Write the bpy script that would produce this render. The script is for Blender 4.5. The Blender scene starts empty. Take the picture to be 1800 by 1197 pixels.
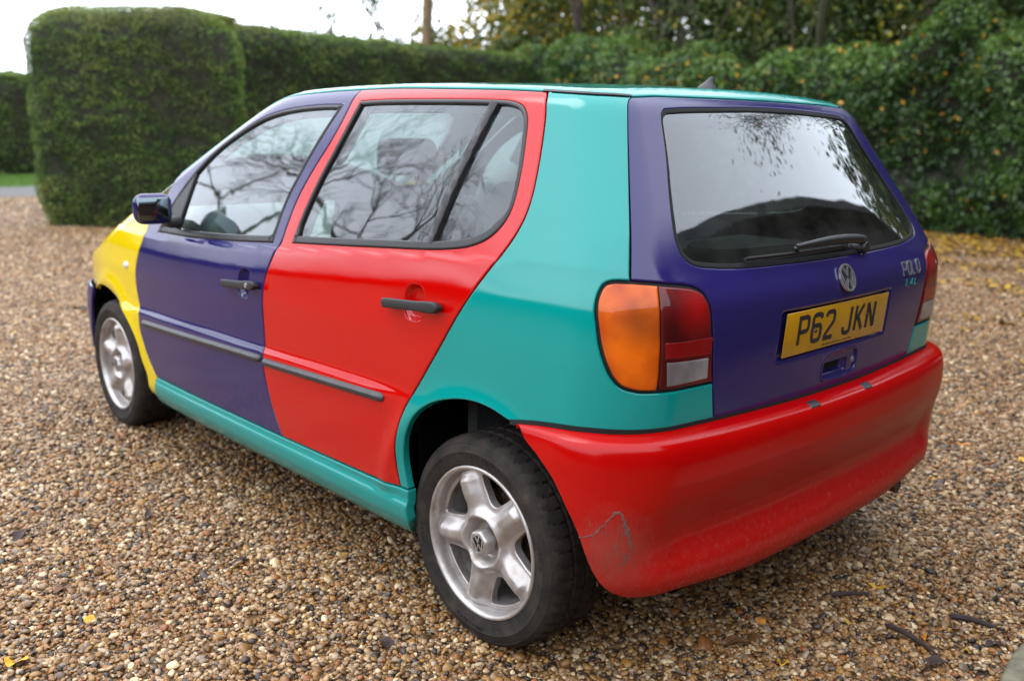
import bpy, bmesh, math, random
import numpy as np
from mathutils import Vector, Matrix
from mathutils.geometry import delaunay_2d_cdt
from math import sin, cos, pi, radians

random.seed(7)
RNG = np.random.default_rng(7)
scene = bpy.context.scene
COL = scene.collection

# ---------------------------------------------------------------- camera
cam_d = bpy.data.cameras.new('camera')
cam = bpy.data.objects.new('camera', cam_d)
COL.objects.link(cam)
scene.camera = cam
cam_d.sensor_fit = 'HORIZONTAL'
cam_d.sensor_width = 36.0
cam_d.lens = 33.32
cam_d.clip_start = 0.05
cam_d.clip_end = 1000
CR = Vector((0.68315635, 0.73006614, 0.01734486))
CU = Vector((-0.17128324, 0.13709848, 0.97563623))
CF = Vector((-0.70990102, 0.66948297, -0.21870778))
CP = Vector((4.08731494, -2.27098234, 1.31001191))
cam.matrix_world = Matrix(((CR.x, CU.x, -CF.x, CP.x), (CR.y, CU.y, -CF.y, CP.y), (CR.z, CU.z, -CF.z, CP.z), (0, 0, 0, 1)))
cam_d.dof.use_dof = True
cam_d.dof.focus_distance = 2.35
cam_d.dof.aperture_fstop = 2.4

# ---------------------------------------------------------------- overcast sky and soft sun
SUN_EL, SUN_ROT = radians(60), radians(240)
world = bpy.data.worlds.new('World')
scene.world = world
world.use_nodes = True
wn = world.node_tree.nodes; wl = world.node_tree.links
wn.clear()
w_out = wn.new('ShaderNodeOutputWorld'); w_bg = wn.new('ShaderNodeBackground')
w_sky = wn.new('ShaderNodeTexSky')
w_sky.sky_type = 'NISHITA'; w_sky.sun_disc = False
w_sky.sun_elevation = SUN_EL; w_sky.sun_rotation = SUN_ROT
w_mix = wn.new('ShaderNodeMix'); w_mix.data_type = 'RGBA'
w_mix.inputs[0].default_value = 0.90
w_mix.inputs[7].default_value = (24.6, 26.0, 28.6, 1)
wl.new(w_sky.outputs[0], w_mix.inputs[6])
wl.new(w_mix.outputs[2], w_bg.inputs[0])
w_bg.inputs[1].default_value = 0.14
wl.new(w_bg.outputs[0], w_out.inputs[0])

sun_d = bpy.data.lights.new('sun', 'SUN')
sun_d.energy = 0.9; sun_d.angle = radians(28); sun_d.color = (1.0, 0.97, 0.92)
sun = bpy.data.objects.new('sun', sun_d); COL.objects.link(sun)
sd = Vector((sin(SUN_ROT) * cos(SUN_EL), cos(SUN_ROT) * cos(SUN_EL), sin(SUN_EL)))
sun.rotation_euler = sd.to_track_quat('Z', 'Y').to_euler()

scene.view_settings.view_transform = 'Standard'
scene.view_settings.look = 'None'
scene.view_settings.exposure = -0.10
scene.view_settings.gamma = 1.0
scene.view_settings.use_curve_mapping = False
scene.render.engine = 'CYCLES'
scene.cycles.max_bounces = 10
scene.cycles.transparent_max_bounces = 24
scene.cycles.use_denoising = True

# ---------------------------------------------------------------- materials
def new_mat(name):
    m = bpy.data.materials.new(name); m.use_nodes = True
    nt = m.node_tree; b = nt.nodes['Principled BSDF']
    return m, nt, b

def lk(nt, a, b): nt.links.new(a, b)

def noise(nt, scale, detail=4, rough=.55, coord='Object', dist=0.0):
    tc = nt.nodes.new('ShaderNodeTexCoord'); n = nt.nodes.new('ShaderNodeTexNoise')
    n.inputs['Scale'].default_value = scale; n.inputs['Detail'].default_value = detail
    n.inputs['Roughness'].default_value = rough; n.inputs['Distortion'].default_value = dist
    lk(nt, tc.outputs[coord], n.inputs['Vector']); return n

def ramp(nt, src, stops, interp='LINEAR'):
    r = nt.nodes.new('ShaderNodeValToRGB'); e = r.color_ramp.elements
    r.color_ramp.interpolation = interp
    while len(e) < len(stops): e.new(.5)
    for q, (p, c) in zip(e, stops):
        q.position = p; q.color = (c if len(c) == 4 else (*c, 1))
    lk(nt, src, r.inputs[0]); return r

def mixc(nt, fac, a, b):
    m = nt.nodes.new('ShaderNodeMix'); m.data_type = 'RGBA'
    for k, v in ((0, fac), (6, a), (7, b)):
        if hasattr(v, 'type'): lk(nt, v, m.inputs[k])
        elif k == 0: m.inputs[0].default_value = v
        else: m.inputs[k].default_value = (*v, 1)
    return m.outputs[2]

def math_(nt, op, a, b=None, clamp=False):
    m = nt.nodes.new('ShaderNodeMath'); m.operation = op; m.use_clamp = clamp
    for k, v in ((0, a), (1, b)):
        if v is None: continue
        if hasattr(v, 'type'): lk(nt, v, m.inputs[k])
        else: m.inputs[k].default_value = v
    return m.outputs[0]

def bump(nt, b, h, strength, dist):
    n = nt.nodes.new('ShaderNodeBump'); n.inputs['Strength'].default_value = strength
    n.inputs['Distance'].default_value = dist
    lk(nt, h, n.inputs['Height']); lk(nt, n.outputs[0], b.inputs['Normal']); return n

def paint(name, col, metallic=0.0, dirt=0.35, rough=.38, coatr=.035, film=.008, coat=1.0, smear=None):
    """old car paint: clear coat, a thin film of dust and road dirt splashed up from the wheels"""
    m, nt, b = new_mat(name)
    n1 = noise(nt, 3.0, 6, .6); n2 = noise(nt, 60, 5, .7); n3 = noise(nt, 900, 2, .5)
    tc = nt.nodes.new('ShaderNodeTexCoord'); sx = nt.nodes.new('ShaderNodeSeparateXYZ')
    lk(nt, tc.outputs['Object'], sx.inputs[0])
    low = nt.nodes.new('ShaderNodeMapRange'); low.inputs[1].default_value = .62; low.inputs[2].default_value = .22
    lk(nt, sx.outputs[2], low.inputs[0])
    sp = ramp(nt, n2.outputs[0], [(.46, (0, 0, 0)), (.72, (1, 1, 1))])
    f = math_(nt, 'MULTIPLY', low.outputs[0], math_(nt, 'ADD', math_(nt, 'MULTIPLY', sp.outputs[0], .7), .3))
    f = math_(nt, 'MULTIPLY', f, dirt)
    f = math_(nt, 'ADD', f, math_(nt, 'MULTIPLY', n1.outputs[0], film), clamp=True)
    if smear:
        vd = nt.nodes.new('ShaderNodeVectorMath'); vd.operation = 'DISTANCE'; lk(nt, tc.outputs['Object'], vd.inputs[0]); vd.inputs[1].default_value = smear
        ns = noise(nt, 26, 6, .75); sm = ramp(nt, math_(nt, 'ADD', vd.outputs['Value'], math_(nt, 'MULTIPLY', ns.outputs[0], .16)), [(.10, (1, 1, 1)), (.20, (0, 0, 0))])
        f = math_(nt, 'ADD', f, math_(nt, 'MULTIPLY', sm.outputs[0], math_(nt, 'MULTIPLY', ns.outputs[0], .55)), clamp=True)
    c = mixc(nt, f, col, (.16, .12, .085))
    lk(nt, c, b.inputs['Base Color'])
    b.inputs['Metallic'].default_value = metallic
    b.inputs['Roughness'].default_value = rough; b.inputs['Specular IOR Level'].default_value = .0
    b.inputs['Coat Weight'].default_value = coat
    cr = math_(nt, 'ADD', math_(nt, 'MULTIPLY', f, .9), coatr, clamp=True)
    lk(nt, cr, b.inputs['Coat Roughness'])
    b.inputs['Coat IOR'].default_value = 1.52
    n4 = noise(nt, 7, 1, .4)
    hh = math_(nt, 'ADD', n3.outputs[0], math_(nt, 'MULTIPLY', n4.outputs[0], 6.0))
    bp = nt.nodes.new('ShaderNodeBump'); bp.inputs['Strength'].default_value = .12; bp.inputs['Distance'].default_value = .0006
    lk(nt, hh, bp.inputs['Height']); lk(nt, bp.outputs[0], b.inputs['Coat Normal'])
    return m

def plain(name, col, rough=.6, metallic=0, nscale=0, namp=.25, spec=.5, coat=0, bumps=0, bscale=300):
    m, nt, b = new_mat(name)
    if nscale:
        n = noise(nt, nscale, 5, .6)
        k = ramp(nt, n.outputs[0], [(.3, tuple(c * (1 - namp) for c in col)), (.7, tuple(min(1, c * (1 + namp)) for c in col))])
        lk(nt, k.outputs[0], b.inputs['Base Color'])
    else: b.inputs['Base Color'].default_value = (*col, 1)
    b.inputs['Roughness'].default_value = rough; b.inputs['Metallic'].default_value = metallic
    b.inputs['Specular IOR Level'].default_value = spec; b.inputs['Coat Weight'].default_value = coat
    if bumps:
        n = noise(nt, bscale, 3, .6); bump(nt, b, n.outputs[0], bumps, .002)
    return m

def glass_mat(name, tint, boost=1.7, rough=0.0, dust=.0, wav=.15):
    m = bpy.data.materials.new(name); m.use_nodes = True; nt = m.node_tree; nt.nodes.clear()
    out = nt.nodes.new('ShaderNodeOutputMaterial'); tr = nt.nodes.new('ShaderNodeBsdfTransparent'); tr.inputs[0].default_value = (*tint, 1)
    gl = nt.nodes.new('ShaderNodeBsdfGlossy'); gl.inputs['Roughness'].default_value = rough
    gl.inputs[0].default_value = (.93, .97, 1, 1)
    fr = nt.nodes.new('ShaderNodeFresnel'); fr.inputs[0].default_value = 1.5
    f = math_(nt, 'MULTIPLY', fr.outputs[0], boost, clamp=True)
    n = noise(nt, 9, 1, .3)
    bp = nt.nodes.new('ShaderNodeBump'); bp.inputs['Strength'].default_value = wav; bp.inputs['Distance'].default_value = .003
    lk(nt, n.outputs[0], bp.inputs['Height']); lk(nt, bp.outputs[0], gl.inputs['Normal'])
    mx = nt.nodes.new('ShaderNodeMixShader'); lk(nt, f, mx.inputs[0]); lk(nt, tr.outputs[0], mx.inputs[1]); lk(nt, gl.outputs[0], mx.inputs[2])
    df = nt.nodes.new('ShaderNodeBsdfDiffuse'); df.inputs[0].default_value = (.42, .40, .36, 1)
    n2 = noise(nt, 14, 3, .6)
    d2 = ramp(nt, n2.outputs[0], [(.35, (.25, .25, .25)), (.75, (1, 1, 1))])
    mx2 = nt.nodes.new('ShaderNodeMixShader'); lk(nt, math_(nt, 'MULTIPLY', d2.outputs[0], dust), mx2.inputs[0])
    lk(nt, mx.outputs[0], mx2.inputs[1]); lk(nt, df.outputs[0], mx2.inputs[2])
    lk(nt, mx2.outputs[0], out.inputs[0]); return m

M = {}
M['red'] = paint('red_paint', (.46, .0, .0), dirt=.20)
M['bumper'] = paint('bumper_red_plastic', (.38, .0, .0), dirt=.26, coatr=.15, film=.006, coat=.55, smear=(2.855, -.790, .41))
M['teal'] = paint('turquoise_paint', (.0, .235, .212), dirt=.20)
M['blue'] = paint('violet_blue_paint', (.0165, .0115, .088), dirt=.32)
M['yellow'] = paint('yellow_paint', (.68, .49, .0), dirt=.08)
M['glass'] = glass_mat('window_glass', (.60, .69, .66), 1.85, dust=.035)
M['rglass'] = glass_mat('rear_window_glass', (.66, .76, .72), 1.9, dust=.035)
M['black'] = plain('black_plastic', (.012, .012, .013), .45, nscale=40, namp=.3, bumps=.3)
M['gap'] = plain('dark_gap_rubber', (.004, .004, .004), .9)
M['seal'] = plain('window_seal_rubber', (.014, .013, .015), .38, nscale=25, namp=.3)
M['moulding'] = plain('grey_moulding_plastic', (.035, .033, .036), .45, nscale=18, namp=.3, bumps=.2)
M['trim'] = plain('interior_trim', (.07, .075, .075), .85, nscale=60, namp=.2)
M['liner'] = plain('headlining_cloth', (.50, .50, .48), .95, nscale=200, namp=.15)
M['seat'] = plain('seat_cloth', (.020, .025, .026), .95, nscale=150, namp=.6)
M['chrome'] = plain('chrome', (.48, .48, .50), .25, .8)
M['mirror'] = plain('tinted_mirror', (.13, .165, .18), .06, 1)
M['letterchrome'] = plain('dull_chrome', (.17, .175, .19), .35, .3)
M['tealtxt'] = plain('turquoise_badge', (.02, .20, .18), .4)
M['under'] = plain('underbody_black', (.004, .004, .004), 1.0, spec=0.0)
M['exhaust'] = plain('rusty_exhaust_steel', (.10, .06, .04), .6, .7, nscale=60, namp=.5)

def alloy():
    m, nt, b = new_mat('alloy_silver')
    n = noise(nt, 14, 6, .65); n2 = noise(nt, 220, 3, .6)
    c = ramp(nt, n.outputs[0], [(.35, (.50, .475, .465)), (.55, (.40, .37, .35)), (.75, (.22, .175, .14))])
    lk(nt, c.outputs[0], b.inputs['Base Color'])
    b.inputs['Metallic'].default_value = .62; b.inputs['Roughness'].default_value = .38
    b.inputs['Coat Weight'].default_value = .3; b.inputs['Coat Roughness'].default_value = .15
    bump(nt, b, n2.outputs[0], .15, .0006); return m
M['alloy'] = alloy()

def rubber():
    m, nt, b = new_mat('tyre_rubber')
    n = noise(nt, 16, 7, .7); n2 = noise(nt, 120, 4, .7)
    f = ramp(nt, n.outputs[0], [(.40, (.014, .012, .011)), (.60, (.034, .027, .022)), (.8, (.085, .062, .043))])
    lk(nt, f.outputs[0], b.inputs['Base Color'])
    b.inputs['Roughness'].default_value = .78; b.inputs['Specular IOR Level'].default_value = .25
    bump(nt, b, n2.outputs[0], .5, .003); return m
M['tyre'] = rubber()

def lens(name, c1, c2, stripes=0, rough=.12, axis=2, bulb_patch=None, bulb_patch_col=(.16, .035, .004)):
    m, nt, b = new_mat(name)
    n = noise(nt, 8, 3, .5)
    r = ramp(nt, n.outputs[0], [(.38, c1), (.62, c2)])  # mottling puts the reflections in the lamp into the lens colour
    lk(nt, r.outputs[0], b.inputs['Base Color'])
    b.inputs['Roughness'].default_value = .45
    b.inputs['Coat Weight'].default_value = 1; b.inputs['Coat Roughness'].default_value = .04; b.inputs['Coat IOR'].default_value = 1.36; b.inputs['Specular IOR Level'].default_value = .15
    b.inputs['Subsurface Weight'].default_value = .0
    if bulb_patch:  # round patch put into the lens colour, imitating reflection around the bulb
        tb = nt.nodes.new('ShaderNodeTexCoord'); va = nt.nodes.new('ShaderNodeVectorMath'); va.operation = 'ABSOLUTE'; lk(nt, tb.outputs['Object'], va.inputs[0])
        vd = nt.nodes.new('ShaderNodeVectorMath'); vd.operation = 'DISTANCE'; lk(nt, va.outputs[0], vd.inputs[0]); vd.inputs[1].default_value = bulb_patch
        dd = math_(nt, 'ADD', vd.outputs['Value'], math_(nt, 'MULTIPLY', n.outputs[0], .05))
        rb = ramp(nt, dd, [(.035, (1, 1, 1)), (.095, (0, 0, 0))])
        mo = nt.nodes.new('ShaderNodeMix'); mo.data_type = 'RGBA'; lk(nt, math_(nt, 'MULTIPLY', rb.outputs[0], .75), mo.inputs[0]); lk(nt, r.outputs[0], mo.inputs[6]); mo.inputs[7].default_value = (*bulb_patch_col, 1)
        lk(nt, mo.outputs[2], b.inputs['Base Color'])
    if stripes:
        tc = nt.nodes.new('ShaderNodeTexCoord'); w = nt.nodes.new('ShaderNodeTexWave')
        w.bands_direction = 'XYZ'[axis]; w.inputs['Scale'].default_value = stripes
        lk(nt, tc.outputs['Object'], w.inputs['Vector'])
        bump(nt, b, w.outputs['Fac'], .14, .001)
    return m
M['amber'] = lens('amber_lens', (.36, .042, .0), (.64, .115, .0), 60, bulb_patch=(2.835, .715, .900))
M['redlens'] = lens('dark_red_lens', (.045, .0008, .001), (.12, .001, .002), 50, bulb_patch=(2.885, .585, .935), bulb_patch_col=(.34, .002, .002))
M['redlens2'] = lens('bright_red_lens', (.17, .001, .002), (.22, .002, .003), 50)
M['revlens'] = lens('reversing_lens', (.13, .11, .11), (.24, .22, .22), 50)
M['clear'] = lens('clear_lens', (.45, .46, .47), (.6, .6, .6), 60)
M['plate'] = plain('yellow_plate', (.40, .20, .001), .35, nscale=12, namp=.12, coat=.4)
M['plateW'] = plain('white_plate', (.75, .75, .72), .35)
M['letter'] = plain('plate_black', (.012, .012, .016), .5)

# ---------------------------------------------------------------- object helpers
def tag(o, label=None, cat=None, group=None, kind=None):
    if label: o['label'] = label
    if cat: o['category'] = cat
    if group: o['group'] = group
    if kind: o['kind'] = kind
    return o

def link(o, parent=None):
    COL.objects.link(o)
    if parent is not None: o.parent = parent
    return o

def empty(name, loc=(0, 0, 0), rot=(0, 0, 0), parent=None):
    o = bpy.data.objects.new(name, None); o.location = loc; o.rotation_euler = rot
    o.empty_display_size = .2
    return link(o, parent)

def mesh_obj(name, V, Fc, mat, parent=None, smooth=True, angle=40, normals=None):
    me = bpy.data.meshes.new(name)
    V = np.asarray(V, dtype=np.float32)
    me.from_pydata(V.tolist() if len(V) < 200000 else V, [], Fc if isinstance(Fc, list) else Fc.tolist())
    if isinstance(mat, (list, tuple)):
        for q in mat: me.materials.append(q)
    elif mat is not None: me.materials.append(mat)
    me.polygons.foreach_set('use_smooth', [smooth] * len(me.polygons))
    me.update()
    if normals is not None:
        me.normals_split_custom_set_from_vertices(np.asarray(normals, dtype=np.float32).tolist())
    elif smooth and angle: me.set_sharp_from_angle(angle=radians(angle))
    return link(bpy.data.objects.new(name, me), parent)

class MB:
    """collects simple shapes into one mesh"""
    def __init__(s): s.V = []; s.F = []; s.n = 0
    def add(s, V, Fc):
        V = np.asarray(V, float); s.V.append(V)
        s.F += [tuple(int(i) + s.n for i in f) for f in Fc]; s.n += len(V); return s
    def box(s, c, d, R=None):
        q = np.array([(x, y, z) for x in (-.5, .5) for y in (-.5, .5) for z in (-.5, .5)]) * d
        if R is not None: q = q @ np.array(R).T
        return s.add(q + np.array(c), [(0, 1, 3, 2), (4, 6, 7, 5), (0, 4, 5, 1), (2, 3, 7, 6), (0, 2, 6, 4), (1, 5, 7, 3)])
    def tube(s, pts, rad, n=8, caps=True):
        P = np.asarray(pts, float); rad = np.broadcast_to(np.asarray(rad, float), (len(P),))
        T = np.gradient(P, axis=0); T /= np.linalg.norm(T, axis=1, keepdims=True) + 1e-12
        up = np.array([0, 0, 1.]) if abs(T[0][2]) < .9 else np.array([1., 0, 0])
        V = []
        for p, t, r in zip(P, T, rad):
            a = np.cross(t, up); a /= np.linalg.norm(a) + 1e-12; b = np.cross(a, t); up = b
            for k in range(n):
                th = 2 * pi * k / n; V.append(p + r * (cos(th) * a + sin(th) * b))
        Fc = [(i * n + k, i * n + (k + 1) % n, (i + 1) * n + (k + 1) % n, (i + 1) * n + k) for i in range(len(P) - 1) for k in range(n)]
        if caps: Fc += [tuple(range(n))[::-1], tuple(range((len(P) - 1) * n, len(P) * n))]
        return s.add(V, Fc)
    def lathe(s, prof, n=48, c=(0, 0, 0), axis='y', closed=False):
        """prof: (radius, offset along axis)"""
        V = []; 
        for r, h in prof:
            for k in range(n):
                t = 2 * pi * k / n
                V.append((c[0] + r * cos(t), c[1] + h, c[2] + r * sin(t)) if axis == 'y' else ((c[0] + h, c[1] + r * cos(t), c[2] + r * sin(t)) if axis == 'x' else (c[0] + r * cos(t), c[1] + r * sin(t), c[2] + h)))
        m = len(prof)
        Fc = [(i * n + k, i * n + (k + 1) % n, ((i + 1) % m) * n + (k + 1) % n, ((i + 1) % m) * n + k) for i in range(m if closed else m - 1) for k in range(n)]
        return s.add(V, Fc)
    def build(s, name, mat, parent=None, smooth=True, angle=40, mirror=False):
        V = np.concatenate(s.V); Fc = s.F
        if mirror: V = V * [1, -1, 1]; Fc = [f[::-1] for f in Fc]
        return mesh_obj(name, V, Fc, mat, parent, smooth, angle)

def rbox(c, d, r=.02, seg=3, name='box', mat=None, parent=None, rot=None, taper=None, mirror=False):
    """box with rounded edges"""
    bm = bmesh.new(); bmesh.ops.create_cube(bm, size=1)
    for v in bm.verts:
        if taper and v.co.z > 0: v.co.x *= taper[0]; v.co.y *= taper[1]
        v.co = Vector((v.co.x * d[0], v.co.y * d[1], v.co.z * d[2]))
    bmesh.ops.bevel(bm, geom=bm.edges[:], offset=r, segments=seg, profile=.5, affect='EDGES')
    if rot is not None: bmesh.ops.rotate(bm, verts=bm.verts, cent=(0, 0, 0), matrix=rot)
    bmesh.ops.translate(bm, verts=bm.verts, vec=c)
    if mirror:
        for v in bm.verts: v.co.y *= -1
        bmesh.ops.reverse_faces(bm, faces=bm.faces)
    me = bpy.data.meshes.new(name); bm.to_mesh(me); bm.free()
    me.polygons.foreach_set('use_smooth', [True] * len(me.polygons)); me.set_sharp_from_angle(angle=radians(50))
    if mat: me.materials.append(mat)
    return link(bpy.data.objects.new(name, me), parent)
def stab(xs,ys,sig,lo=-1.2,hi=3.4,n=4601):
    g=np.linspace(lo,hi,n); v=np.interp(g,xs,ys); h=(hi-lo)/(n-1)
    k=int(4*sig/h)+1; w=np.exp(-.5*(np.arange(-k,k+1)*h/sig)**2); w/=w.sum()
    v=np.convolve(np.pad(v,k,mode='edge'),w,'valid')
    return g,v
def tabf(t):
    g,v=t; lo=g[0]; h=g[1]-g[0]; n=len(g)
    def f(x):
        q=np.clip((np.asarray(x,float)-lo)/h,0,n-1.001); i=q.astype(int); a=q-i
        return v[i]*(1-a)+v[i+1]*a
    return f
PLAN=tabf(stab([-.9,-.72,-.6,-.4,-.2,0,.3,.8,1.6,2.2,2.6,2.8,3.0],[.50,.60,.655,.722,.772,.802,.820,.8275,.8275,.8245,.813,.800,.785],.08))
PROF=tabf(stab([.16,.20,.235,.27,.33,.45,.55,.590,.612,.66,.76,.86,.93,1.0],[-.16,-.07,-.03,-.012,-.008,-.003,-.001,-.001,-.013,-.013,-.013,-.022,-.038,-.06],.006))
PROF2=tabf(stab([.16,.20,.235,.27,.33,.45,.55,.66,.76,.86,.93,1.0],[-.16,-.07,-.03,-.012,-.008,-.003,-.001,-.004,-.010,-.021,-.036,-.058],.02))
RZ=tabf(stab([.15,.3,.60,.67,.75,.83,.90,.94,.965,1.0,1.35,1.39,1.42,1.46],[2.83,2.87,2.898,2.904,2.910,2.917,2.921,2.920,2.908,2.885,2.672,2.642,2.612,2.56],.012))
RB=tabf(stab([.5,.9,1.0,1.4],[.07,.08,.10,.14],.05))
TOPX=tabf(stab([-.9,.9,1.2,1.45,1.8,2.3,2.6,2.8,3.0],[1.36,1.392,1.414,1.423,1.427,1.414,1.396,1.378,1.355],.07))
BON=tabf(stab([-.85,-.72,-.6,-.4,-.2,0,.2,.35,.5],[.60,.66,.715,.775,.82,.858,.90,.932,.96],.05))
FZ=tabf(stab([.15,.25,.35,.5,.6,.7,.8],[-.66,-.70,-.735,-.75,-.73,-.70,-.66],.03))
def sst(a,b,x):
    t=np.clip((x-a)/(b-a),0,1); return t*t*(3-2*t)
BELT=tabf(stab([.2,.54,.84,1.19,1.40,1.52,1.94,2.24,2.6],[.886,.890,.898,.917,.932,.941,.973,.997,1.014],.06))
def belt(x): return BELT(x)
def W(x,z):
    zb=belt(x); k=sst(1.95,2.3,x)
    zz=z-(zb-.940)*sst(.66,.93,z)-.022*(x-1.384)*(1-sst(.66,.93,z))*sst(.33,.5,z)
    low=PROF(np.minimum(zz,1.0))*(1-k)+PROF2(np.minimum(zz,1.0))*k
    q=np.maximum(z-zb,0)
    g=-.047-.30*q-.20*q*q
    m=sst(zb-.010,zb+.006,z)
    # rear quarter has no ledge
    m2=sst(zb-.09,zb+.09,z)
    kk=sst(2.3,2.55,x)
    m=m*(1-kk)+m2*kk
    d=low*(1-m)+g*m
    w=PLAN(x)+d
    w=w-.05*sst(2.1,2.95,x)*sst(zb-.1,1.4,z)
    w=w+.02*sst(.9,-.1,x)*0
    for cx in (0.0,2.407):
        rr=np.hypot(x-cx,z-.279)
        w=w+.010*np.exp(-((rr-.365)/.035)**2)*sst(.30,.36,z+.0*x)
    return w
def R(y,z): return RZ(z)-RB(z)*y*y
def TOP(x,y):
    roof=TOPX(x)+.022*(1-(y/.6)**2)
    ws=1.412+.44*(x-1.16)+.085*(1-(y/.64)**2)
    bon=BON(x)-.035*(y/.7)**2
    k=.02
    a=np.maximum(bon,ws)
    return -np.log(np.exp(-(roof)/k)+np.exp(-a/k))*k
def FR(y,z): return FZ(z)+.22*y*y
def rnd(a,b,r): 
    return r-np.sqrt(np.maximum(r-a,0)**2+np.maximum(r-b,0)**2)
def F(x,y,z):
    y=np.abs(y)
    a=W(x,z)-y; b=(R(y,z)-x); c=x-FR(y,z); d=TOP(x,y)-z
    ab=rnd(a,b,.165-.06*sst(.9,1.1,z)); ab=rnd(ab,c,.16)
    return rnd(ab,d,.045)
AX,AY,AR=2.55,.42,.36
AL=AR*np.pi/2
def sray(s):
    """s (signed; + = left/-y side) -> origin, dir in plan"""
    sg=np.where(s<0,-1.,1.); t=np.abs(s)
    fx=-.30
    s1=AY+AL; s2=s1+AX-fx; s3=s2+AL
    ox=np.where(t<AY,2.0,np.where(t<s1,AX,np.where(t<s2,AX-(t-s1),fx)))
    oy=np.where(t<AY,t,np.where(t<s1,AY,np.where(t<s2,0.,np.where(t<s3,AY,np.maximum(AY-(t-s3),0)))))
    th=np.clip((t-AY)/AR,0,np.pi/2); th2=np.clip((t-s2)/AR,0,np.pi/2)
    dx=np.where(t<s1,np.cos(th),np.where(t<s2,0.,-np.sin(th2))); dy=np.where(t<s1,np.sin(th),np.where(t<s2,1.,np.cos(th2)))
    return ox,oy,dx,dy,sg
def x2s(x): return AY+AL+AX-np.asarray(x,float)
def S(s,z):
    s=np.asarray(s,float); z=np.asarray(z,float)
    ox,oy,dx,dy,sg=sray(s)
    lo=np.zeros_like(z+s); hi=lo+1.6
    # stay on outermost crossing: start from outside in coarse steps not needed (monotone)
    for _ in range(36):
        m=(lo+hi)/2; v=F(ox+m*dx,oy+m*dy,z)>0
        lo=np.where(v,m,lo); hi=np.where(v,hi,m)
    m=(lo+hi)/2
    return np.stack([ox+m*dx,-sg*(oy+m*dy),z+0*s],-1)
def SN(s,z,M=S,e=.0015):
    a=M(s+e,z)-M(s-e,z); b=M(s,z+e)-M(s,z-e)
    n=np.cross(a,b); n/=np.linalg.norm(n,axis=-1,keepdims=True)+1e-12
    return -n
def TS(x,y):
    x=np.asarray(x,float);y=np.asarray(y,float)
    lo=np.full(np.broadcast(x,y).shape,.3); hi=lo+1.4
    for _ in range(34):
        m=(lo+hi)/2; v=F(x,y,m)>0
        lo=np.where(v,m,lo); hi=np.where(v,hi,m)
    return np.stack([x+0*lo,y+0*lo,(lo+hi)/2],-1)
# ---------------------------------------------------------------- panel builder
def cr(pts, step=.012, closed=False):
    """smooth curve through points (Catmull-Rom), resampled"""
    P = np.asarray(pts, float)
    if closed: Q = np.concatenate([P[-1:], P, P[:2]])
    else: Q = np.concatenate([2 * P[:1] - P[1:2], P, 2 * P[-1:] - P[-2:-1]])
    out = []
    for i in range(1, len(Q) - 2):
        p0, p1, p2, p3 = Q[i - 1:i + 3]; L = np.linalg.norm(p2 - p1); n = max(2, int(L / step * 2))
        d01 = max(np.linalg.norm(p1 - p0), 1e-6) ** .5; d12 = max(L, 1e-6) ** .5; d23 = max(np.linalg.norm(p3 - p2), 1e-6) ** .5
        m1 = (p2 - p1) + d12 * ((p1 - p0) / d01 - (p2 - p0) / (d01 + d12)); m2 = (p2 - p1) + d12 * ((p3 - p2) / d23 - (p3 - p1) / (d12 + d23))
        t = np.linspace(0, 1, n, endpoint=False)[:, None]
        out.append((2 * p1 - 2 * p2 + m1 + m2) * t ** 3 + (-3 * p1 + 3 * p2 - 2 * m1 - m2) * t ** 2 + m1 * t + p1)
    out = np.concatenate(out)
    return out if closed else np.concatenate([out, P[-1:]])

def resamp(P, step=.012, closed=True):
    P = np.asarray(P, float); out = []
    n = len(P)
    for i in range(n if closed else n - 1):
        a, b = P[i], P[(i + 1) % n]; L = np.linalg.norm(b - a)
        if L < 1e-5: continue
        k = max(1, int(np.ceil(L / step)))
        out += [a + (b - a) * j / k for j in range(k)]
    out = np.array(out)
    if closed:
        # drop points that crowd each other
        keep = [0]
        for i in range(1, len(out)):
            if np.linalg.norm(out[i] - out[keep[-1]]) > .0022: keep.append(i)
        if np.linalg.norm(out[keep[-1]] - out[0]) < .0022: keep.pop()
        out = out[keep]
    else: out = np.vstack([out, P[-1]])
    return out

def area(P): x, y = P[:, 0], P[:, 1]; return .5 * np.sum(x * np.roll(y, -1) - y * np.roll(x, -1))

def offp(P, d):
    """offset a closed polygon to its left by d (scalar or per vertex)"""
    a = P - np.roll(P, 1, 0); b = np.roll(P, -1, 0) - P
    a /= np.linalg.norm(a, axis=1, keepdims=True) + 1e-12; b /= np.linalg.norm(b, axis=1, keepdims=True) + 1e-12
    n1 = np.stack([-a[:, 1], a[:, 0]], 1); n2 = np.stack([-b[:, 1], b[:, 0]], 1)
    m = n1 + n2; l = np.maximum((m ** 2).sum(1), .8); m = 2 * m / l[:, None]
    return P + m * np.broadcast_to(np.asarray(d, float), (len(P),))[:, None]

def ccw(P): return P if area(P) > 0 else P[::-1]
def cw(P): return P[::-1] if area(P) > 0 else P

def inside(P, q):
    x, y = q[:, 0][:, None], q[:, 1][:, None]; a = P[None]; b = np.roll(P, -1, 0)[None]
    c = ((a[..., 1] > y) != (b[..., 1] > y)) & (x < (b[..., 0] - a[..., 0]) * (y - a[..., 1]) / (b[..., 1] - a[..., 1] + 1e-15) + a[..., 0])
    return c.sum(1) % 2 == 1

def distp(P, q):
    a = P[None]; b = np.roll(P, -1, 0)[None]; q = q[:, None]
    t = np.clip(((q - a) * (b - a)).sum(-1) / (((b - a) ** 2).sum(-1) + 1e-15), 0, 1)
    return np.sqrt(((a + t[..., None] * (b - a) - q) ** 2).sum(-1)).min(1)

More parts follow.
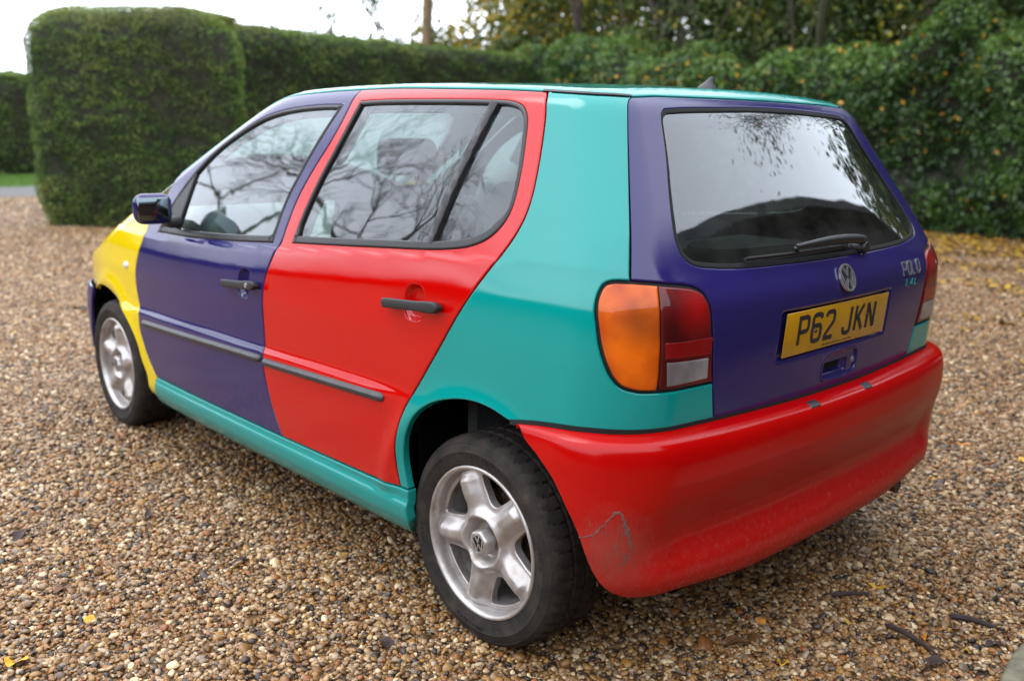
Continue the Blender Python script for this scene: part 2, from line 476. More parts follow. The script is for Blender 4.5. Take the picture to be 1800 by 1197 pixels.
def frame(Mf, u, v, sg, disp=None, e=.0012):
    P0 = Mf(u, v)
    A, B, Cc, D = Mf(u + e, v), Mf(u - e, v), Mf(u, v + e), Mf(u, v - e)
    mu = (A - B) / (2 * e); mv = (Cc - D) / (2 * e)
    n = sg * np.cross(mu, mv); n /= np.linalg.norm(n, axis=-1, keepdims=True) + 1e-12
    if disp is not None:
        d0 = disp(u, v); P = P0 - n * d0[:, None]
        if np.any(np.abs(d0) > 0):
            A2 = A - n * disp(u + e, v)[:, None]; B2 = B - n * disp(u - e, v)[:, None]
            C2 = Cc - n * disp(u, v + e)[:, None]; D2 = D - n * disp(u, v - e)[:, None]
            n2 = sg * np.cross(A2 - B2, C2 - D2); n2 /= np.linalg.norm(n2, axis=-1, keepdims=True) + 1e-12
            return P, n2, mu, mv
        return P, n, mu, mv
    return P0, n, mu, mv

def panel(outline, Mf=None, sg=-1, holes=(), gap=.0026, grid=.014, disp=None, refine=(), base=0., bevel=.0022, inset=.0035, skirt=.018, step=.011):
    Mf = Mf or S
    rings0 = [offp(ccw(resamp(outline, step)), gap)] + [offp(cw(resamp(h, step)), gap) for h in holes]
    rings1 = [offp(r, inset) for r in rings0]
    pts = []; edges = []; cls = []
    for rs, c in ((rings0, 0), (rings1, 1)):
        for r in rs:
            k = len(pts); n = len(r); pts += [tuple(q) for q in r]; cls += [c] * n
            edges += [(k + i, k + (i + 1) % n) for i in range(n)]
    lo = rings0[0].min(0); hi = rings0[0].max(0)
    gx, gy = np.meshgrid(np.arange(lo[0], hi[0], grid), np.arange(lo[1], hi[1], grid * .87))
    gx = gx + (np.arange(gx.shape[0]) % 2)[:, None] * grid / 2
    q = np.stack([gx.ravel(), gy.ravel()], 1)
    for (cu, cv, ru, rv, st) in refine:
        q = q[~((np.abs(q[:, 0] - cu) < ru) & (np.abs(q[:, 1] - cv) < rv))]
        a, b = np.meshgrid(np.arange(cu - ru, cu + ru + 1e-9, st), np.arange(cv - rv, cv + rv + 1e-9, st))
        q = np.concatenate([q, np.stack([a.ravel(), b.ravel()], 1)])
    k = inside(rings1[0], q)
    for h in rings1[1:]: k &= ~inside(h, q)
    q = q[k]
    allb = [(r, grid * .45) for r in rings1]
    if len(q):
        k = np.ones(len(q), bool)
        for r, dd in allb: k &= distp(r, q) > (dd if not refine else .0035)
        q = q[k]
    pts += [tuple(x) for x in q]; cls += [2] * len(q)
    vo, _, fo, ov, _, _ = delaunay_2d_cdt([Vector(p) for p in pts], edges, [], 0, 1e-6)
    vo = np.array([tuple(v) for v in vo]); Fc = np.array([tuple(f) for f in fo])
    cl = np.array([min([cls[i] for i in o]) if len(o) else 2 for o in ov])
    cen = vo[Fc].mean(1)
    k = inside(rings0[0], cen)
    for h in rings0[1:]: k &= ~inside(h, cen)
    Fc = Fc[k]
    u, v = vo[:, 0], vo[:, 1]
    P, n, mu, mv = frame(Mf, u, v, sg, disp)
    P = P - n * base
    N = n.copy()
    # edge rounding and skirt
    i2o = {}
    for j, o in enumerate(ov):
        for i in o: i2o[i] = j
    V = P.copy(); nf = len(V); extraV = []; extraN = []; extraF = []
    k0 = 0
    for r in rings0:
        nn = len(r); idx = np.array([i2o[k0 + i] for i in range(nn)]); k0 += nn
        t = np.roll(r, -1, 0) - np.roll(r, 1, 0); t /= np.linalg.norm(t, axis=1, keepdims=True) + 1e-12
        out = np.stack([t[:, 1], -t[:, 0]], 1)
        o3 = mu[idx] * out[:, :1] + mv[idx] * out[:, 1:]
        o3 -= n[idx] * (o3 * n[idx]).sum(1, keepdims=True); o3 /= np.linalg.norm(o3, axis=1, keepdims=True) + 1e-12
        V[idx] = P[idx] - n[idx] * bevel
        nb = n[idx] * .75 + o3 * .66; N[idx] = nb / np.linalg.norm(nb, axis=1, keepdims=True)
        if skirt:
            b = nf + len(extraV)
            extraV += list(P[idx] - n[idx] * (bevel + .003)); extraN += list(o3)
            extraV += list(P[idx] - n[idx] * skirt); extraN += list(o3)
            for i in range(nn):
                j = (i + 1) % nn
                extraF += [(int(idx[i]), b + i, b + j, int(idx[j])), (b + i, b + nn + i, b + nn + j, b + j)]
    F2 = [tuple(int(x) for x in f) for f in Fc]
    if sg > 0: pass
    else: F2 = [f[::-1] for f in F2]; extraF = [f[::-1] for f in extraF]
    if extraV: V = np.concatenate([V, np.array(extraV)]); N = np.concatenate([N, np.array(extraN)])
    return V, F2 + extraF, N

def join(*ps):
    V = []; Fc = []; N = []; k = 0
    for v, f, n in ps:
        V.append(v); N.append(n); Fc += [tuple(i + k for i in q) for q in f]; k += len(v)
    return np.concatenate(V), Fc, np.concatenate(N)

def pobj(name, data, mat, parent=None, mirror=False):
    V, Fc, N = data
    if mirror: V = V * [1, -1, 1]; N = N * [1, -1, 1]; Fc = [f[::-1] for f in Fc]
    return mesh_obj(name, V, Fc, mat, parent, True, None, N)

def strip(path, prof, Mf=None, sg=-1, closed=False, ends=True):
    """sweep a profile [(across, height)] along a path on a surface"""
    Mf = Mf or S; path = np.asarray(path, float)
    P, n, mu, mv = frame(Mf, path[:, 0], path[:, 1], sg)
    if closed: T = np.roll(P, -1, 0) - np.roll(P, 1, 0)
    else: T = np.gradient(P, axis=0)
    T /= np.linalg.norm(T, axis=1, keepdims=True); A = np.cross(n, T); m = len(prof); L = len(P)
    V = np.concatenate([[p + a * x + nn * h for x, h in prof] for p, a, nn in zip(P, A, n)])
    Fc = [(i * m + k, i * m + k + 1, ((i + 1) % L) * m + k + 1, ((i + 1) % L) * m + k) for i in range(L if closed else L - 1) for k in range(m - 1)]
    if not closed and ends: Fc += [tuple(range(m)), tuple(range((L - 1) * m, L * m))[::-1]]
    return V, Fc

def sobj(name, data, mat, parent=None, mirror=False, angle=45):
    V, Fc = data
    if mirror: V = V * [1, -1, 1]; Fc = [f[::-1] for f in Fc]
    return mesh_obj(name, V, Fc, mat, parent, True, angle)

def ribbon(pts, w, h, Mp, mb, closed=False):
    """flat letter stroke: polyline of width w extruded by h; Mp maps (u, v, height) to xyz"""
    P = np.asarray(pts, float)
    if closed: a = P - np.roll(P, 1, 0); b = np.roll(P, -1, 0) - P
    else:
        a = np.vstack([P[1:2] - P[:1], P[1:] - P[:-1]]); b = np.vstack([P[1:] - P[:-1], P[-1:] - P[-2:-1]])
    a = a / (np.linalg.norm(a, axis=1, keepdims=True) + 1e-12); b = b / (np.linalg.norm(b, axis=1, keepdims=True) + 1e-12)
    m = np.stack([-a[:, 1] - b[:, 1], a[:, 0] + b[:, 0]], 1); m = 2 * m / np.maximum((m ** 2).sum(1), 1.0)[:, None] * w / 2
    L = P + m; R = P - m; n = len(P); V = []
    for i in range(n): V += [Mp(L[i, 0], L[i, 1], 0), Mp(R[i, 0], R[i, 1], 0), Mp(R[i, 0], R[i, 1], h), Mp(L[i, 0], L[i, 1], h)]
    Fc = []
    for i in range(n if closed else n - 1):
        j = (i + 1) % n
        for k in range(4): Fc.append((4 * i + k, 4 * i + (k + 1) % 4, 4 * j + (k + 1) % 4, 4 * j + k))
    if not closed: Fc += [(0, 3, 2, 1), (4 * n - 4, 4 * n - 3, 4 * n - 2, 4 * n - 1)]
    mb.add(V, Fc)
# ================================================================ THE CAR
def X(x): return AY + AL + AX - np.asarray(x, float)      # side x -> perimeter coordinate
def sx(pts): return np.array([(float(X(a)), b) for a, b in pts])

car = tag(empty('parked_car'), 'small five-door hatchback with red, turquoise, violet-blue and yellow body panels parked on the gravel', 'car')

def zt_x(x):
    x = np.asarray(x, float)
    r = TOPX(x) - .008
    yp = .60 + .13 * sst(1.1, .45, x)
    w = 1.412 + .44 * (x - 1.16) + .085 * (1 - (yp / .64) ** 2) - .009
    k = .012
    return -np.log(np.exp(-(r - 1) / k) + np.exp(-(w - 1) / k)) * k + 1
def zt(s):
    s = np.asarray(s, float); s1 = float(X(2.55))
    a = zt_x(AY + AL + AX - np.maximum(s, s1))
    b = float(zt_x(2.55))
    return np.where(s >= s1, a, 1.388 + (b - 1.388) * (s - .775) / (s1 - .775))
def top_line(sa, sb, n=60):
    s = np.linspace(sa, sb, n); return np.stack([s, zt(s)], 1)

fd = sx([(.403, .918), (.398, .866), (.376, .815), (.355, .768), (.345, .721), (.343, .685), (.350, .642), (.368, .590), (.378, .559), (.383, .494), (.406, .451), (.441, .393), (.499, .332)])
bp = sx([(1.619, float(zt_x(1.619))), (1.612, 1.395), (1.606, 1.372), (1.592, 1.32), (1.563, 1.252), (1.522, 1.183), (1.476, 1.086), (1.456, 1.007), (1.445, .951), (1.433, .930), (1.416, .896), (1.396, .849), (1.384, .815), (1.379, .769), (1.382, .686), (1.386, .616), (1.388, .580), (1.391, .546), (1.403, .495), (1.440, .407), (1.484, .334)])
rq = sx([(2.416, float(zt_x(2.416))), (2.427, 1.385), (2.444, 1.351), (2.463, 1.291), (2.485, 1.191), (2.490, 1.136), (2.487, 1.105), (2.474, 1.063), (2.447, 1.015), (2.417, .972), (2.379, .920), (2.330, .853), (2.272, .765), (2.206, .672), (2.162, .612), (2.133, .560), (2.114, .506), (2.104, .457), (2.103, .396), (2.112, .350)])
silltop = sx([(.499, .332), (1.026, .331), (1.484, .334), (1.960, .341), (2.112, .350), (2.150, .351)])
rarch = sx([(2.148, .351), (2.139, .385), (2.134, .430), (2.144, .486), (2.168, .538), (2.202, .582), (2.256, .620), (2.338, .649), (2.412, .660), (2.476, .656), (2.539, .641)])
farch = sx([(.410, .313), (.400, .338), (.378, .380), (.353, .440), (.287, .512), (.198, .562), (.090, .597), (0, .612), (-.106, .612), (-.180, .600), (-.240, .585), (-.290, .568)])
tgl = np.array([(.778, 1.388), (.789, 1.378), (.777, 1.347), (.761, 1.29), (.748, 1.221), (.735, 1.103), (.731, 1.0)])
lampo = np.array([(.731, .9955), (.768, .994), (.784, .986), (.794, .962), (.796, .933), (.792, .904), (.783, .854), (.772, .818), (.757, .786), (.739, .767), (.709, .757), (.669, .755), (.515, .753)])
lamptop = np.array([(.515, .753), (.529, .840), (.538, .896), (.545, .935), (.558, .963), (.585, .978), (.658, .990), (.726, .9955), (.731, .9955)])
tlow = np.array([(.515, .753), (.4965, .664)])
bgap = np.array([(.4965, .664), (.595, .667), (.667, .669), (.706, .669), (.734, .669), (.787, .669), (.845, .665), (.918, .655), (float(X(2.539)), .641)])
rwin = sx([(1.658, 1.378), (1.76, 1.381), (1.993, 1.381), (2.25, 1.377), (2.325, 1.373), (2.368, 1.360), (2.392, 1.335), (2.410, 1.285), (2.430, 1.203), (2.437, 1.129), (2.426, 1.091), (2.394, 1.055), (2.341, 1.030), (2.247, 1.012), (1.947, .987), (1.513, .956)])
rwinP = np.concatenate([cr(rwin, .01), cr(sx([(1.513, .956), (1.537, 1.05), (1.571, 1.15), (1.612, 1.25), (1.658, 1.378)]), .01)[1:-1]])
fwinP = np.concatenate([cr(sx([(.515, .901), (.816, .909), (1.175, .929), (1.392, .946)]), .01),
                        cr(sx([(1.392, .946), (1.400, 1.002), (1.418, 1.08), (1.452, 1.16), (1.500, 1.26), (1.562, 1.368)]), .01)[1:],
                        cr(sx([(1.562, 1.368), (1.45, 1.368), (1.31, 1.362), (1.19, 1.350), (1.08, 1.328), (.96, 1.284), (.83, 1.222), (.70, 1.130), (.585, 1.010), (.515, .901)]), .01)[1:-1]])

def bmp(f, u0, v0, ru, rv, depth, pw=2.2):
    def g(u, v):
        r = np.sqrt(((u - u0) / ru) ** 2 + ((v - v0) / rv) ** 2)
        return f(u, v) + depth * np.clip(1 - r, 0, 1) ** .6 * (r < 1) * sst(0, .25, 1 - r) / 1.0
    return g
zero = lambda u, v: np.zeros_like(u)
def rrect(u0, v0, hu, hv, depth, e):
    def g(u, v): return depth * sst(0, e, hu - np.abs(u - u0)) * sst(0, e, hv - np.abs(v - v0))
    return g

def cup(u0, v0):
    def g(u, v):
        r = (np.abs((u - u0) / .044) ** 2.6 + np.abs((v - v0) / .050) ** 2.6) ** (1 / 2.6)
        return .020 * sst(1.0, .72, r)
    return g
# ---- roof seam curves in plan
sA = np.linspace(float(X(1.10)), .7785, 110)
seam = S(sA, zt(sA))[:, :2]                       # from windscreen corner to tailgate corner, y < 0
sT = np.linspace(.7785, 0, 50); ztop = 1.388 + .006 * (1 - (sT / .7785) ** 2)
tgtop = np.stack([sT, ztop], 1); tgt = S(sT, ztop)[:, :2]
x_ws = lambda y: 1.10 - .13 * (1 - (y / .59) ** 2)

def side(mir):
    k = 1 if mir else 0
    # front wing with its rolled-over top
    wing_top = top_line(float(X(.24)), float(X(-.42)), 40)
    def ztw(x): return TOP(x, .70 + 0 * x) - .020
    xw = np.linspace(.30, -.46, 46); wt = np.stack([X(xw), ztw(xw)], 1)
    o = np.concatenate([cr(fd, .012)[::-1], sx([(.35, .935)]), wt, sx([(-.50, .70), (-.50, .590), (-.36, .580), (-.31, .572)]), cr(farch, .012)[::-1][1:],
                        sx([(.408, .250), (.430, .228), (.497, .222), (.505, .30)])])
    pw = panel(o)
    yw = -S(X(xw), ztw(xw))[:, 1]
    inner = np.stack([xw[::-1], -np.minimum(.60 + .02 * xw[::-1], .60 - .25 * sst(-.2, -.55, xw[::-1]))], 1)
    oT = np.concatenate([np.stack([xw, -yw], 1), inner])
    wing = pobj('front_wing', join(pw, panel(oT, TS, 1)), M['yellow'], car, mir)
    # side repeater
    uu = float(X(.25)); P, n, _, _ = frame(S, np.array([uu]), np.array([.742]), -1)
    mb = MB(); mb.lathe([(0, -.010), (.008, -.0095), (.014, -.006), (.017, -.001), (.017, .004)], 20, (0, 0, 0)); V = np.concatenate(mb.V) * [1.25, 1, .9] + P[0]
    mesh_obj('side_repeater', V * ([1, -1, 1] if mir else [1, 1, 1]), mb.F if not mir else [f[::-1] for f in mb.F], M['clear'], wing)
    # front door
    tf = top_line(float(X(1.619)), float(X(.545)), 90)
    o = np.concatenate([cr(bp, .012)[::-1], tf[1:], sx([(.50, 1.030), (.44, .965)]), cr(fd, .012), silltop[1:2], silltop[2:3]])
    d = cup(float(X(1.256)), .800)
    fdoor = pobj('front_door', panel(o, holes=[fwinP], disp=d, refine=[(float(X(1.256)), .800, .056, .062, .004)]), M['blue'], car, mir)
    # rear door
    tr_ = top_line(float(X(2.416)), float(X(1.619)), 60)
    o = np.concatenate([cr(rq, .012)[::-1], tr_[1:-1], cr(bp, .012), silltop[3:4], silltop[4:5]])
    d2 = cup(float(X(2.164)), .8665)
    rdoor = pobj('rear_door', panel(o, holes=[rwinP], disp=d2, refine=[(float(X(2.164)), .8665, .056, .062, .004)]), M['red'], car, mir)
    # quarter panel
    tq = top_line(.7785, float(X(2.416)), 40)
    o = np.concatenate([tq, cr(rq, .012)[1:], silltop[5:6], cr(rarch, .012), cr(bgap, .012)[::-1][1:-1], tlow[::-1], cr(lampo, .006)[::-1][1:], cr(tgl, .008)[::-1][1:]])
    pobj('rear_quarter_panel', panel(o, grid=.013, skirt=.024), M['teal'], car, mir)
    # sill
    o = np.concatenate([sx([(.507, .330)]), silltop[1:], sx([(2.150, .300), (2.152, .262), (2.13, .218), (.52, .212), (.505, .235)])])
    pobj('sill', panel(o, grid=.01, skirt=.03, disp=lambda u, v: -.004 - .010 * sst(.325, .30, v)), M['teal'], car, mir)
    # windscreen pillar, and the small piece between wing and door
    xp = np.linspace(.545, 1.10, 40); yp = -S(X(xp), zt(X(xp)))[:, 1]
    o = np.concatenate([np.stack([xp, -yp + .0], 1), np.stack([xp[::-1] - .01, -(yp[::-1] - .055)], 1)])
    pil = panel(o, TS, 1)
    pobj('windscreen_pillar', pil, M['teal'], car, mir)
    # glass, seals
    for door, wp, nm in ((fdoor, fwinP, 'f'), (rdoor, rwinP, 'r')):
        W_ = ccw(resamp(wp, .01)); low = W_[:, 1] < (.10 + np.interp(AY + AL + AX - W_[:, 0], [.5, 1.4, 1.5, 2.24, 2.44], [.83, .875, .885, .94, 1.0]))
        wd = np.where(low, .0180, .0075)
        wd = np.convolve(np.concatenate([wd[-4:], wd, wd[:4]]), np.ones(9) / 9, 'valid')
        inn = offp(W_, wd)
        pobj('window_seal', panel(W_, holes=[inn], gap=-.0015, base=-.003, bevel=.004, inset=.0045, grid=.01, skirt=.016), M['seal'], door, mir)
        pobj('window_pane', panel(offp(W_, .006), gap=0, base=.008, bevel=0, inset=.004, grid=.03, skirt=0), M['glass'], door, mir)
        pobj('inner_frame', panel(offp(W_, -.03), holes=[offp(W_, .020)], gap=0, base=.032, bevel=0, grid=.03, skirt=.006), M['trim'], door, mir)
    # rear window divider bar
    bar = cr(sx([(2.268, 1.372), (2.238, 1.26), (2.207, 1.14), (2.180, 1.018)]), .02)
    sobj('divider_bar', strip(bar, [(-.014, -.012), (-.014, .001), (-.011, .004), (.011, .004), (.014, .001), (.014, -.012)]), M['seal'], rdoor, mir)
    # black mirror triangle at the front corner of the door window
    tri = sx([(.530, .905), (.672, .909), (.690, .98), (.710, 1.128), (.60, 1.020)])
    pobj('mirror_mount', panel(tri, gap=0, base=-.001, grid=.02), M['black'], fdoor, mir)
    # side mouldings
    prof = [(-.0125, -.002), (-.0125, .004), (-.009, .010), (-.003, .0125), (.003, .0125), (.009, .008), (.0125, .003), (.0125, -.002)]
    for door, xs, zs in ((fdoor, (.425, 1.378), (.536, .571)), (rdoor, (1.396, 2.050), (.5655, .589))):
        xx = np.concatenate([[xs[0], xs[0] + .006], np.linspace(xs[0] + .02, xs[1] - .02, 40), [xs[1] - .006, xs[1]]]); zz = zs[0] + (xx - xs[0]) / (xs[1] - xs[0]) * (zs[1] - zs[0])
        sc = np.clip(np.minimum(xx - xs[0], xs[1] - xx) / .012, .0, 1) ** .5 * .55 + .45
        pth = np.stack([X(xx), zz], 1)
        P, n, mu, mv = frame(S, pth[:, 0], pth[:, 1], -1); T = np.gradient(P, axis=0); T /= np.linalg.norm(T, axis=1, keepdims=True); A = np.cross(n, T)
        m = len(prof); V = np.concatenate([[p + a * x * s_ + nn * h * s_ for x, h in prof] for p, a, nn, s_ in zip(P, A, n, sc)])
        Fq = [(i * m + q, i * m + q + 1, (i + 1) * m + q + 1, (i + 1) * m + q) for i in range(len(P) - 1) for q in range(m - 1)] + [tuple(range(m)), tuple(range((len(P) - 1) * m, len(P) * m))[::-1]]
        sobj('side_moulding', (V, Fq), M['moulding'], door, mir, 35)
    # door handles
    for door, a, b in ((rdoor, (2.058, .8535), (2.288, .8705)), (fdoor, (1.148, .787), (1.366, .8045))):
        t = np.linspace(0, 1, 25); xx = a[0] + (b[0] - a[0]) * t; zz = a[1] + (b[1] - a[1]) * t
        P, n, _, _ = frame(S, X(xx), zz, -1)
        n = n.mean(0)[None] + 0 * n; n /= np.linalg.norm(n, axis=1, keepdims=True)
        T = P[-1] - P[0]; T /= np.linalg.norm(T); up = np.cross(T, n[0]); up *= np.sign(up[2])
        L = P[0] + (P[-1] - P[0]) * t[:, None]
        V = []; m = 14
        for i, tt in enumerate(t):
            e = min(tt, 1 - tt) / .07; r = min(1, math.sqrt(max(0, 1 - (1 - min(e, 1)) ** 2)) * .75 + .25)
            wide = .0128 + (.0018 if tt > .72 else 0)
            back = .004 if (tt < .16 or tt > .80) else .016
            for q in range(m):
                th = 2 * pi * q / m; cy = abs(cos(th)) ** .6 * (1 if cos(th) > 0 else -1); cz = abs(sin(th)) ** .6 * (1 if sin(th) > 0 else -1)
                h = .030 + .0035 * cy * r if cy > 0 else .030 + (.030 - back) * cy
                V.append(L[i] + up * wide * cz * r + n[0] * (h * (.9 + .1 * r)))
        Fq = [(i * m + q, i * m + (q + 1) % m, (i + 1) * m + (q + 1) % m, (i + 1) * m + q) for i in range(24) for q in range(m)] + [tuple(range(m))[::-1], tuple(range(24 * m, 25 * m))]
        hd = sobj('door_handle', (np.array(V), Fq), M['black'], door, mir, 60)
        if door is fdoor:
            c = L[20] + n[0] * .033
            mb = MB(); mb.lathe([(0, -.002), (.008, -.002), (.0085, .002)], 16); V2 = np.concatenate(mb.V) + c
            sobj('lock_barrel', (V2, mb.F), M['chrome'], fdoor, mir)
    # door mirror
    Hc = Vector((.700, -.872, 1.004))
    R = Matrix.Rotation(radians(-6), 3, 'Z')
    bm = bmesh.new(); bmesh.ops.create_cube(bm, size=1)
    for v in bm.verts:
        f = 1 if v.co.x > 0 else .72
        v.co = Vector((v.co.x * .085, v.co.y * .150 * f, v.co.z * .122 * f))
    bmesh.ops.bevel(bm, geom=bm.edges[:], offset=.036, segments=7, profile=.5, affect='EDGES')
    bmesh.ops.rotate(bm, verts=bm.verts, cent=(0, 0, 0), matrix=R); bmesh.ops.translate(bm, verts=bm.verts, vec=Hc)
    if mir:
        for v in bm.verts: v.co.y *= -1
        bmesh.ops.reverse_faces(bm, faces=bm.faces)
    me = bpy.data.meshes.new('mirror_housing'); bm.to_mesh(me); bm.free(); me.materials.append(M['blue']); me.polygons.foreach_set('use_smooth', [True] * len(me.polygons)); me.set_sharp_from_angle(angle=radians(60))
    mh = link(bpy.data.objects.new('mirror_housing', me), fdoor)
    gl = rbox((.7395, -.880, 1.005), (.014, .112, .084), .0065, 2, 'mirror_glass', M['mirror'], fdoor, Matrix.Rotation(radians(-9), 3, 'Z') @ Matrix.Rotation(radians(-4), 3, 'Y'), mirror=mir)
    rbox((.690, -.792, .952), (.075, .060, .040), .014, 3, 'mirror_arm', M['black'], fdoor, mirror=mir)
    # drip moulding between roof and door frames
    sD = np.linspace(float(X(2.40)), .786, 40); pth = np.stack([sD, zt(sD) + .0015], 1)
    sobj('drip_moulding', strip(pth, [(-.005, -.008), (-.005, .001), (0, .0025), (.004, .001), (.005, -.008)]), M['seal'], car, mir)
    # wheel arch liners
    for arc, cx, xr in ((rarch, 2.407, None), (farch, 0.0, None)):
        c = cr(arc, .03); P = S(c[:, 0], c[:, 1]) + [0, .012, 0]
        th = np.linspace(radians(3), radians(177), 40)
        big = np.stack([cx + .40 * np.cos(th), np.full(40, -.765), .279 + .40 * np.sin(th)], 1)
        big[:, 0] = np.clip(big[:, 0], 2.125, 2.80) if cx > 1 else np.clip(big[:, 0], -.335, .39)
        if cx < 1: big[:, 1] = -.74
        mb = MB(); n = 40
        outer = big.copy(); inn = big.copy(); inn[:, 1] = -.47
        cen = np.array([[cx, -.47, .30]])
        mb.add(np.concatenate([outer, inn, cen]), [(i, i + 1, n + i + 1, n + i) for i in range(n - 1)] + [(n + i, n + i + 1, 2 * n) for i in range(n - 1)])
        mb.build('wheel_arch_liner', M['under'], car, mirror=mir)
    # rear light cluster
    lo = np.concatenate([cr(lampo, .006)[:-1], cr(lamptop, .006)[:-1]])
    lo = ccw(resamp(lo, .008))
    lamp = pobj('tail_light', panel(lo, gap=-.001, base=.006, bevel=0, grid=.02, skirt=.012), M['gap'], car, mir)
    lin = offp(lo, .0062)
    sp = lambda z: np.interp(z, [.75, .80, .86, .92, 1.0], [.6705, .668, .6685, .6715, .675])
    a_ = lin[lin[:, 0] > sp(lin[:, 1])]
    def clip(P, keep):
        P = resamp(P, .004); return P[keep(P)]
    def order(P):
        # rotate so that the largest jump is at the seam
        d = np.linalg.norm(np.roll(P, -1, 0) - P, axis=1); i = int(np.argmax(d)); return np.roll(P, -(i + 1), 0)
    a_ = order(clip(lin, lambda P: P[:, 0] > sp(P[:, 1]) + .0012)); r_ = order(clip(lin, lambda P: P[:, 0] < sp(P[:, 1]) - .0012))
    def close_line(P, off):
        z = np.linspace(P[-1, 1], P[0, 1], 24)[1:-1]; return np.concatenate([P, np.stack([sp(z) + off, z], 1)])
    amb = close_line(a_, .0014); red = close_line(r_, -.0014)
    pobj('amber_lens', panel(amb, gap=0, base=-.002, bevel=.004, inset=.005, grid=.01, skirt=.008), M['amber'], lamp, mir)
    pobj('red_lens', panel(red, gap=0, base=-.002, bevel=.004, inset=.005, grid=.01, skirt=.008), M['redlens'], lamp, mir)
    zb = lambda s: .829
    band = np.array([(.538, .8275), (.659, .831), (.6605, .866), (.5375, .8645)])
    pobj('brake_lens', panel(band, gap=0, base=-.0032, bevel=.001, inset=.002, grid=.02, skirt=.003), M['redlens2'], lamp, mir)
    rev = np.array([(.541, .770), (.652, .768), (.655, .822), (.545, .8185)])
    pobj('reversing_lens', panel(rev, gap=0, base=-.0036, bevel=.0015, inset=.003, grid=.02, skirt=.003), M['revlens'], lamp, mir)
    # headlamp
    sh = np.array([(float(X(-.30)) + a, b) for a, b in ((.22, .60), (.62, .60), (.64, .69), (.22, .70))])
    pobj('headlight', panel(sh, grid=.02, gap=.004), M['clear'], car, mir)

for mir in (False, True): side(mir)

# ---- roof, bonnet, windscreen
k = seam[:, 0] >= 1.10
L = seam[k]; yy = np.linspace(L[0, 1], -L[0, 1], 40)
R_ = np.concatenate([tgt, tgt[::-1][1:] * [1, -1]])
o = np.concatenate([L, R_[1:], (L * [1, -1])[::-1][1:], np.stack([x_ws(yy[::-1]), yy[::-1]], 1)[1:-1]])
pobj('roof', panel(o, TS, 1, grid=.03), M['teal'], car)
xb = lambda y: .17 - .12 * (1 - (y / .66) ** 2)
yy = np.linspace(-.57, .57, 30); yb = np.linspace(.70, -.70, 30)
o = np.concatenate([np.stack([xb(yb[::-1]) + .03, yb[::-1] * .99], 1), np.stack([x_ws(yy[::-1]), yy[::-1] * .965], 1)])
ws = pobj('windscreen', panel(o, TS, 1, grid=.04, base=.004), M['glass'], car)
def yi(x): return np.minimum(.60 + .02 * x, .60 - .25 * sst(-.2, -.55, x))
xs_ = np.linspace(-.55, .20, 30)
o = np.concatenate([np.stack([xs_, -yi(xs_)], 1), np.stack([xb(np.linspace(-.6, .6, 20)) - .0, np.linspace(-.6, .6, 20)], 1)[1:-1], np.stack([xs_[::-1], yi(xs_[::-1])], 1), np.stack([-.60 - .05 * (1 - (np.linspace(.34, -.34, 16) / .35) ** 2), np.linspace(.34, -.34, 16)], 1)])
pobj('bonnet', panel(o, TS, 1, grid=.03), M['teal'], car)
o = np.concatenate([np.stack([xb(yb), yb], 1), np.stack([xb(yb[::-1]) + .045, yb[::-1]], 1)])
pobj('scuttle_panel', panel(o, TS, 1, grid=.03, base=.006), M['black'], car)

# ---- front bumper and grille
s0 = float(X(-.30)); s2 = s0 + AL + AY
def FB(s, v):
    sg = np.where(s < 0, -1, 1); v = np.asarray(v, float)
    off = np.interp(v, [0, .02, .05, .12, .22, .30, .36, .40], [.0, .012, .020, .027, .025, .018, .005, -.03]) * np.clip((np.abs(s) - float(X(-.330)) + .0) / .08 * .8 + .2, .1, 1)
    z = .575 - np.interp(v, [0, .02, .05, .12, .22, .30, .36, .40], [0, .004, .02, .10, .20, .28, .335, .35])
    P = S(s, np.maximum(z, .33) * .5 + .25)
    ox, oy, dx, dy, q = sray(s)
    P = P + np.stack([off * dx, -q * off * dy, 0 * off], -1); P[..., 2] = z
    return P
def FBm(s, v):   # continuous across the front centre
    s = np.asarray(s, float); t = np.where(s > s2, 2 * s2 - s, s); P = FB(t, v); P[..., 1] = np.where(s > s2, -P[..., 1], P[..., 1]); return P
o = np.array([(float(X(-.335)), .0), (2 * s2 - float(X(-.335)), .0), (2 * s2 - float(X(-.40)), .39), (float(X(-.40)), .39)])
pobj('front_bumper', panel(o, FBm, 1, grid=.03), M['blue'], car)
Fm = lambda s, z: (lambda t, P: np.stack([P[..., 0], np.where(s > s2, -P[..., 1], P[..., 1]), P[..., 2]], -1))(0, S(np.where(s > s2, 2 * s2 - s, s), z))
o = np.array([(s2 - .36, .60), (s2 + .36, .60), (s2 + .36, .69), (s2 - .36, .69)])
pobj('front_grille', panel(o, Fm, -1, grid=.03), M['black'], car)

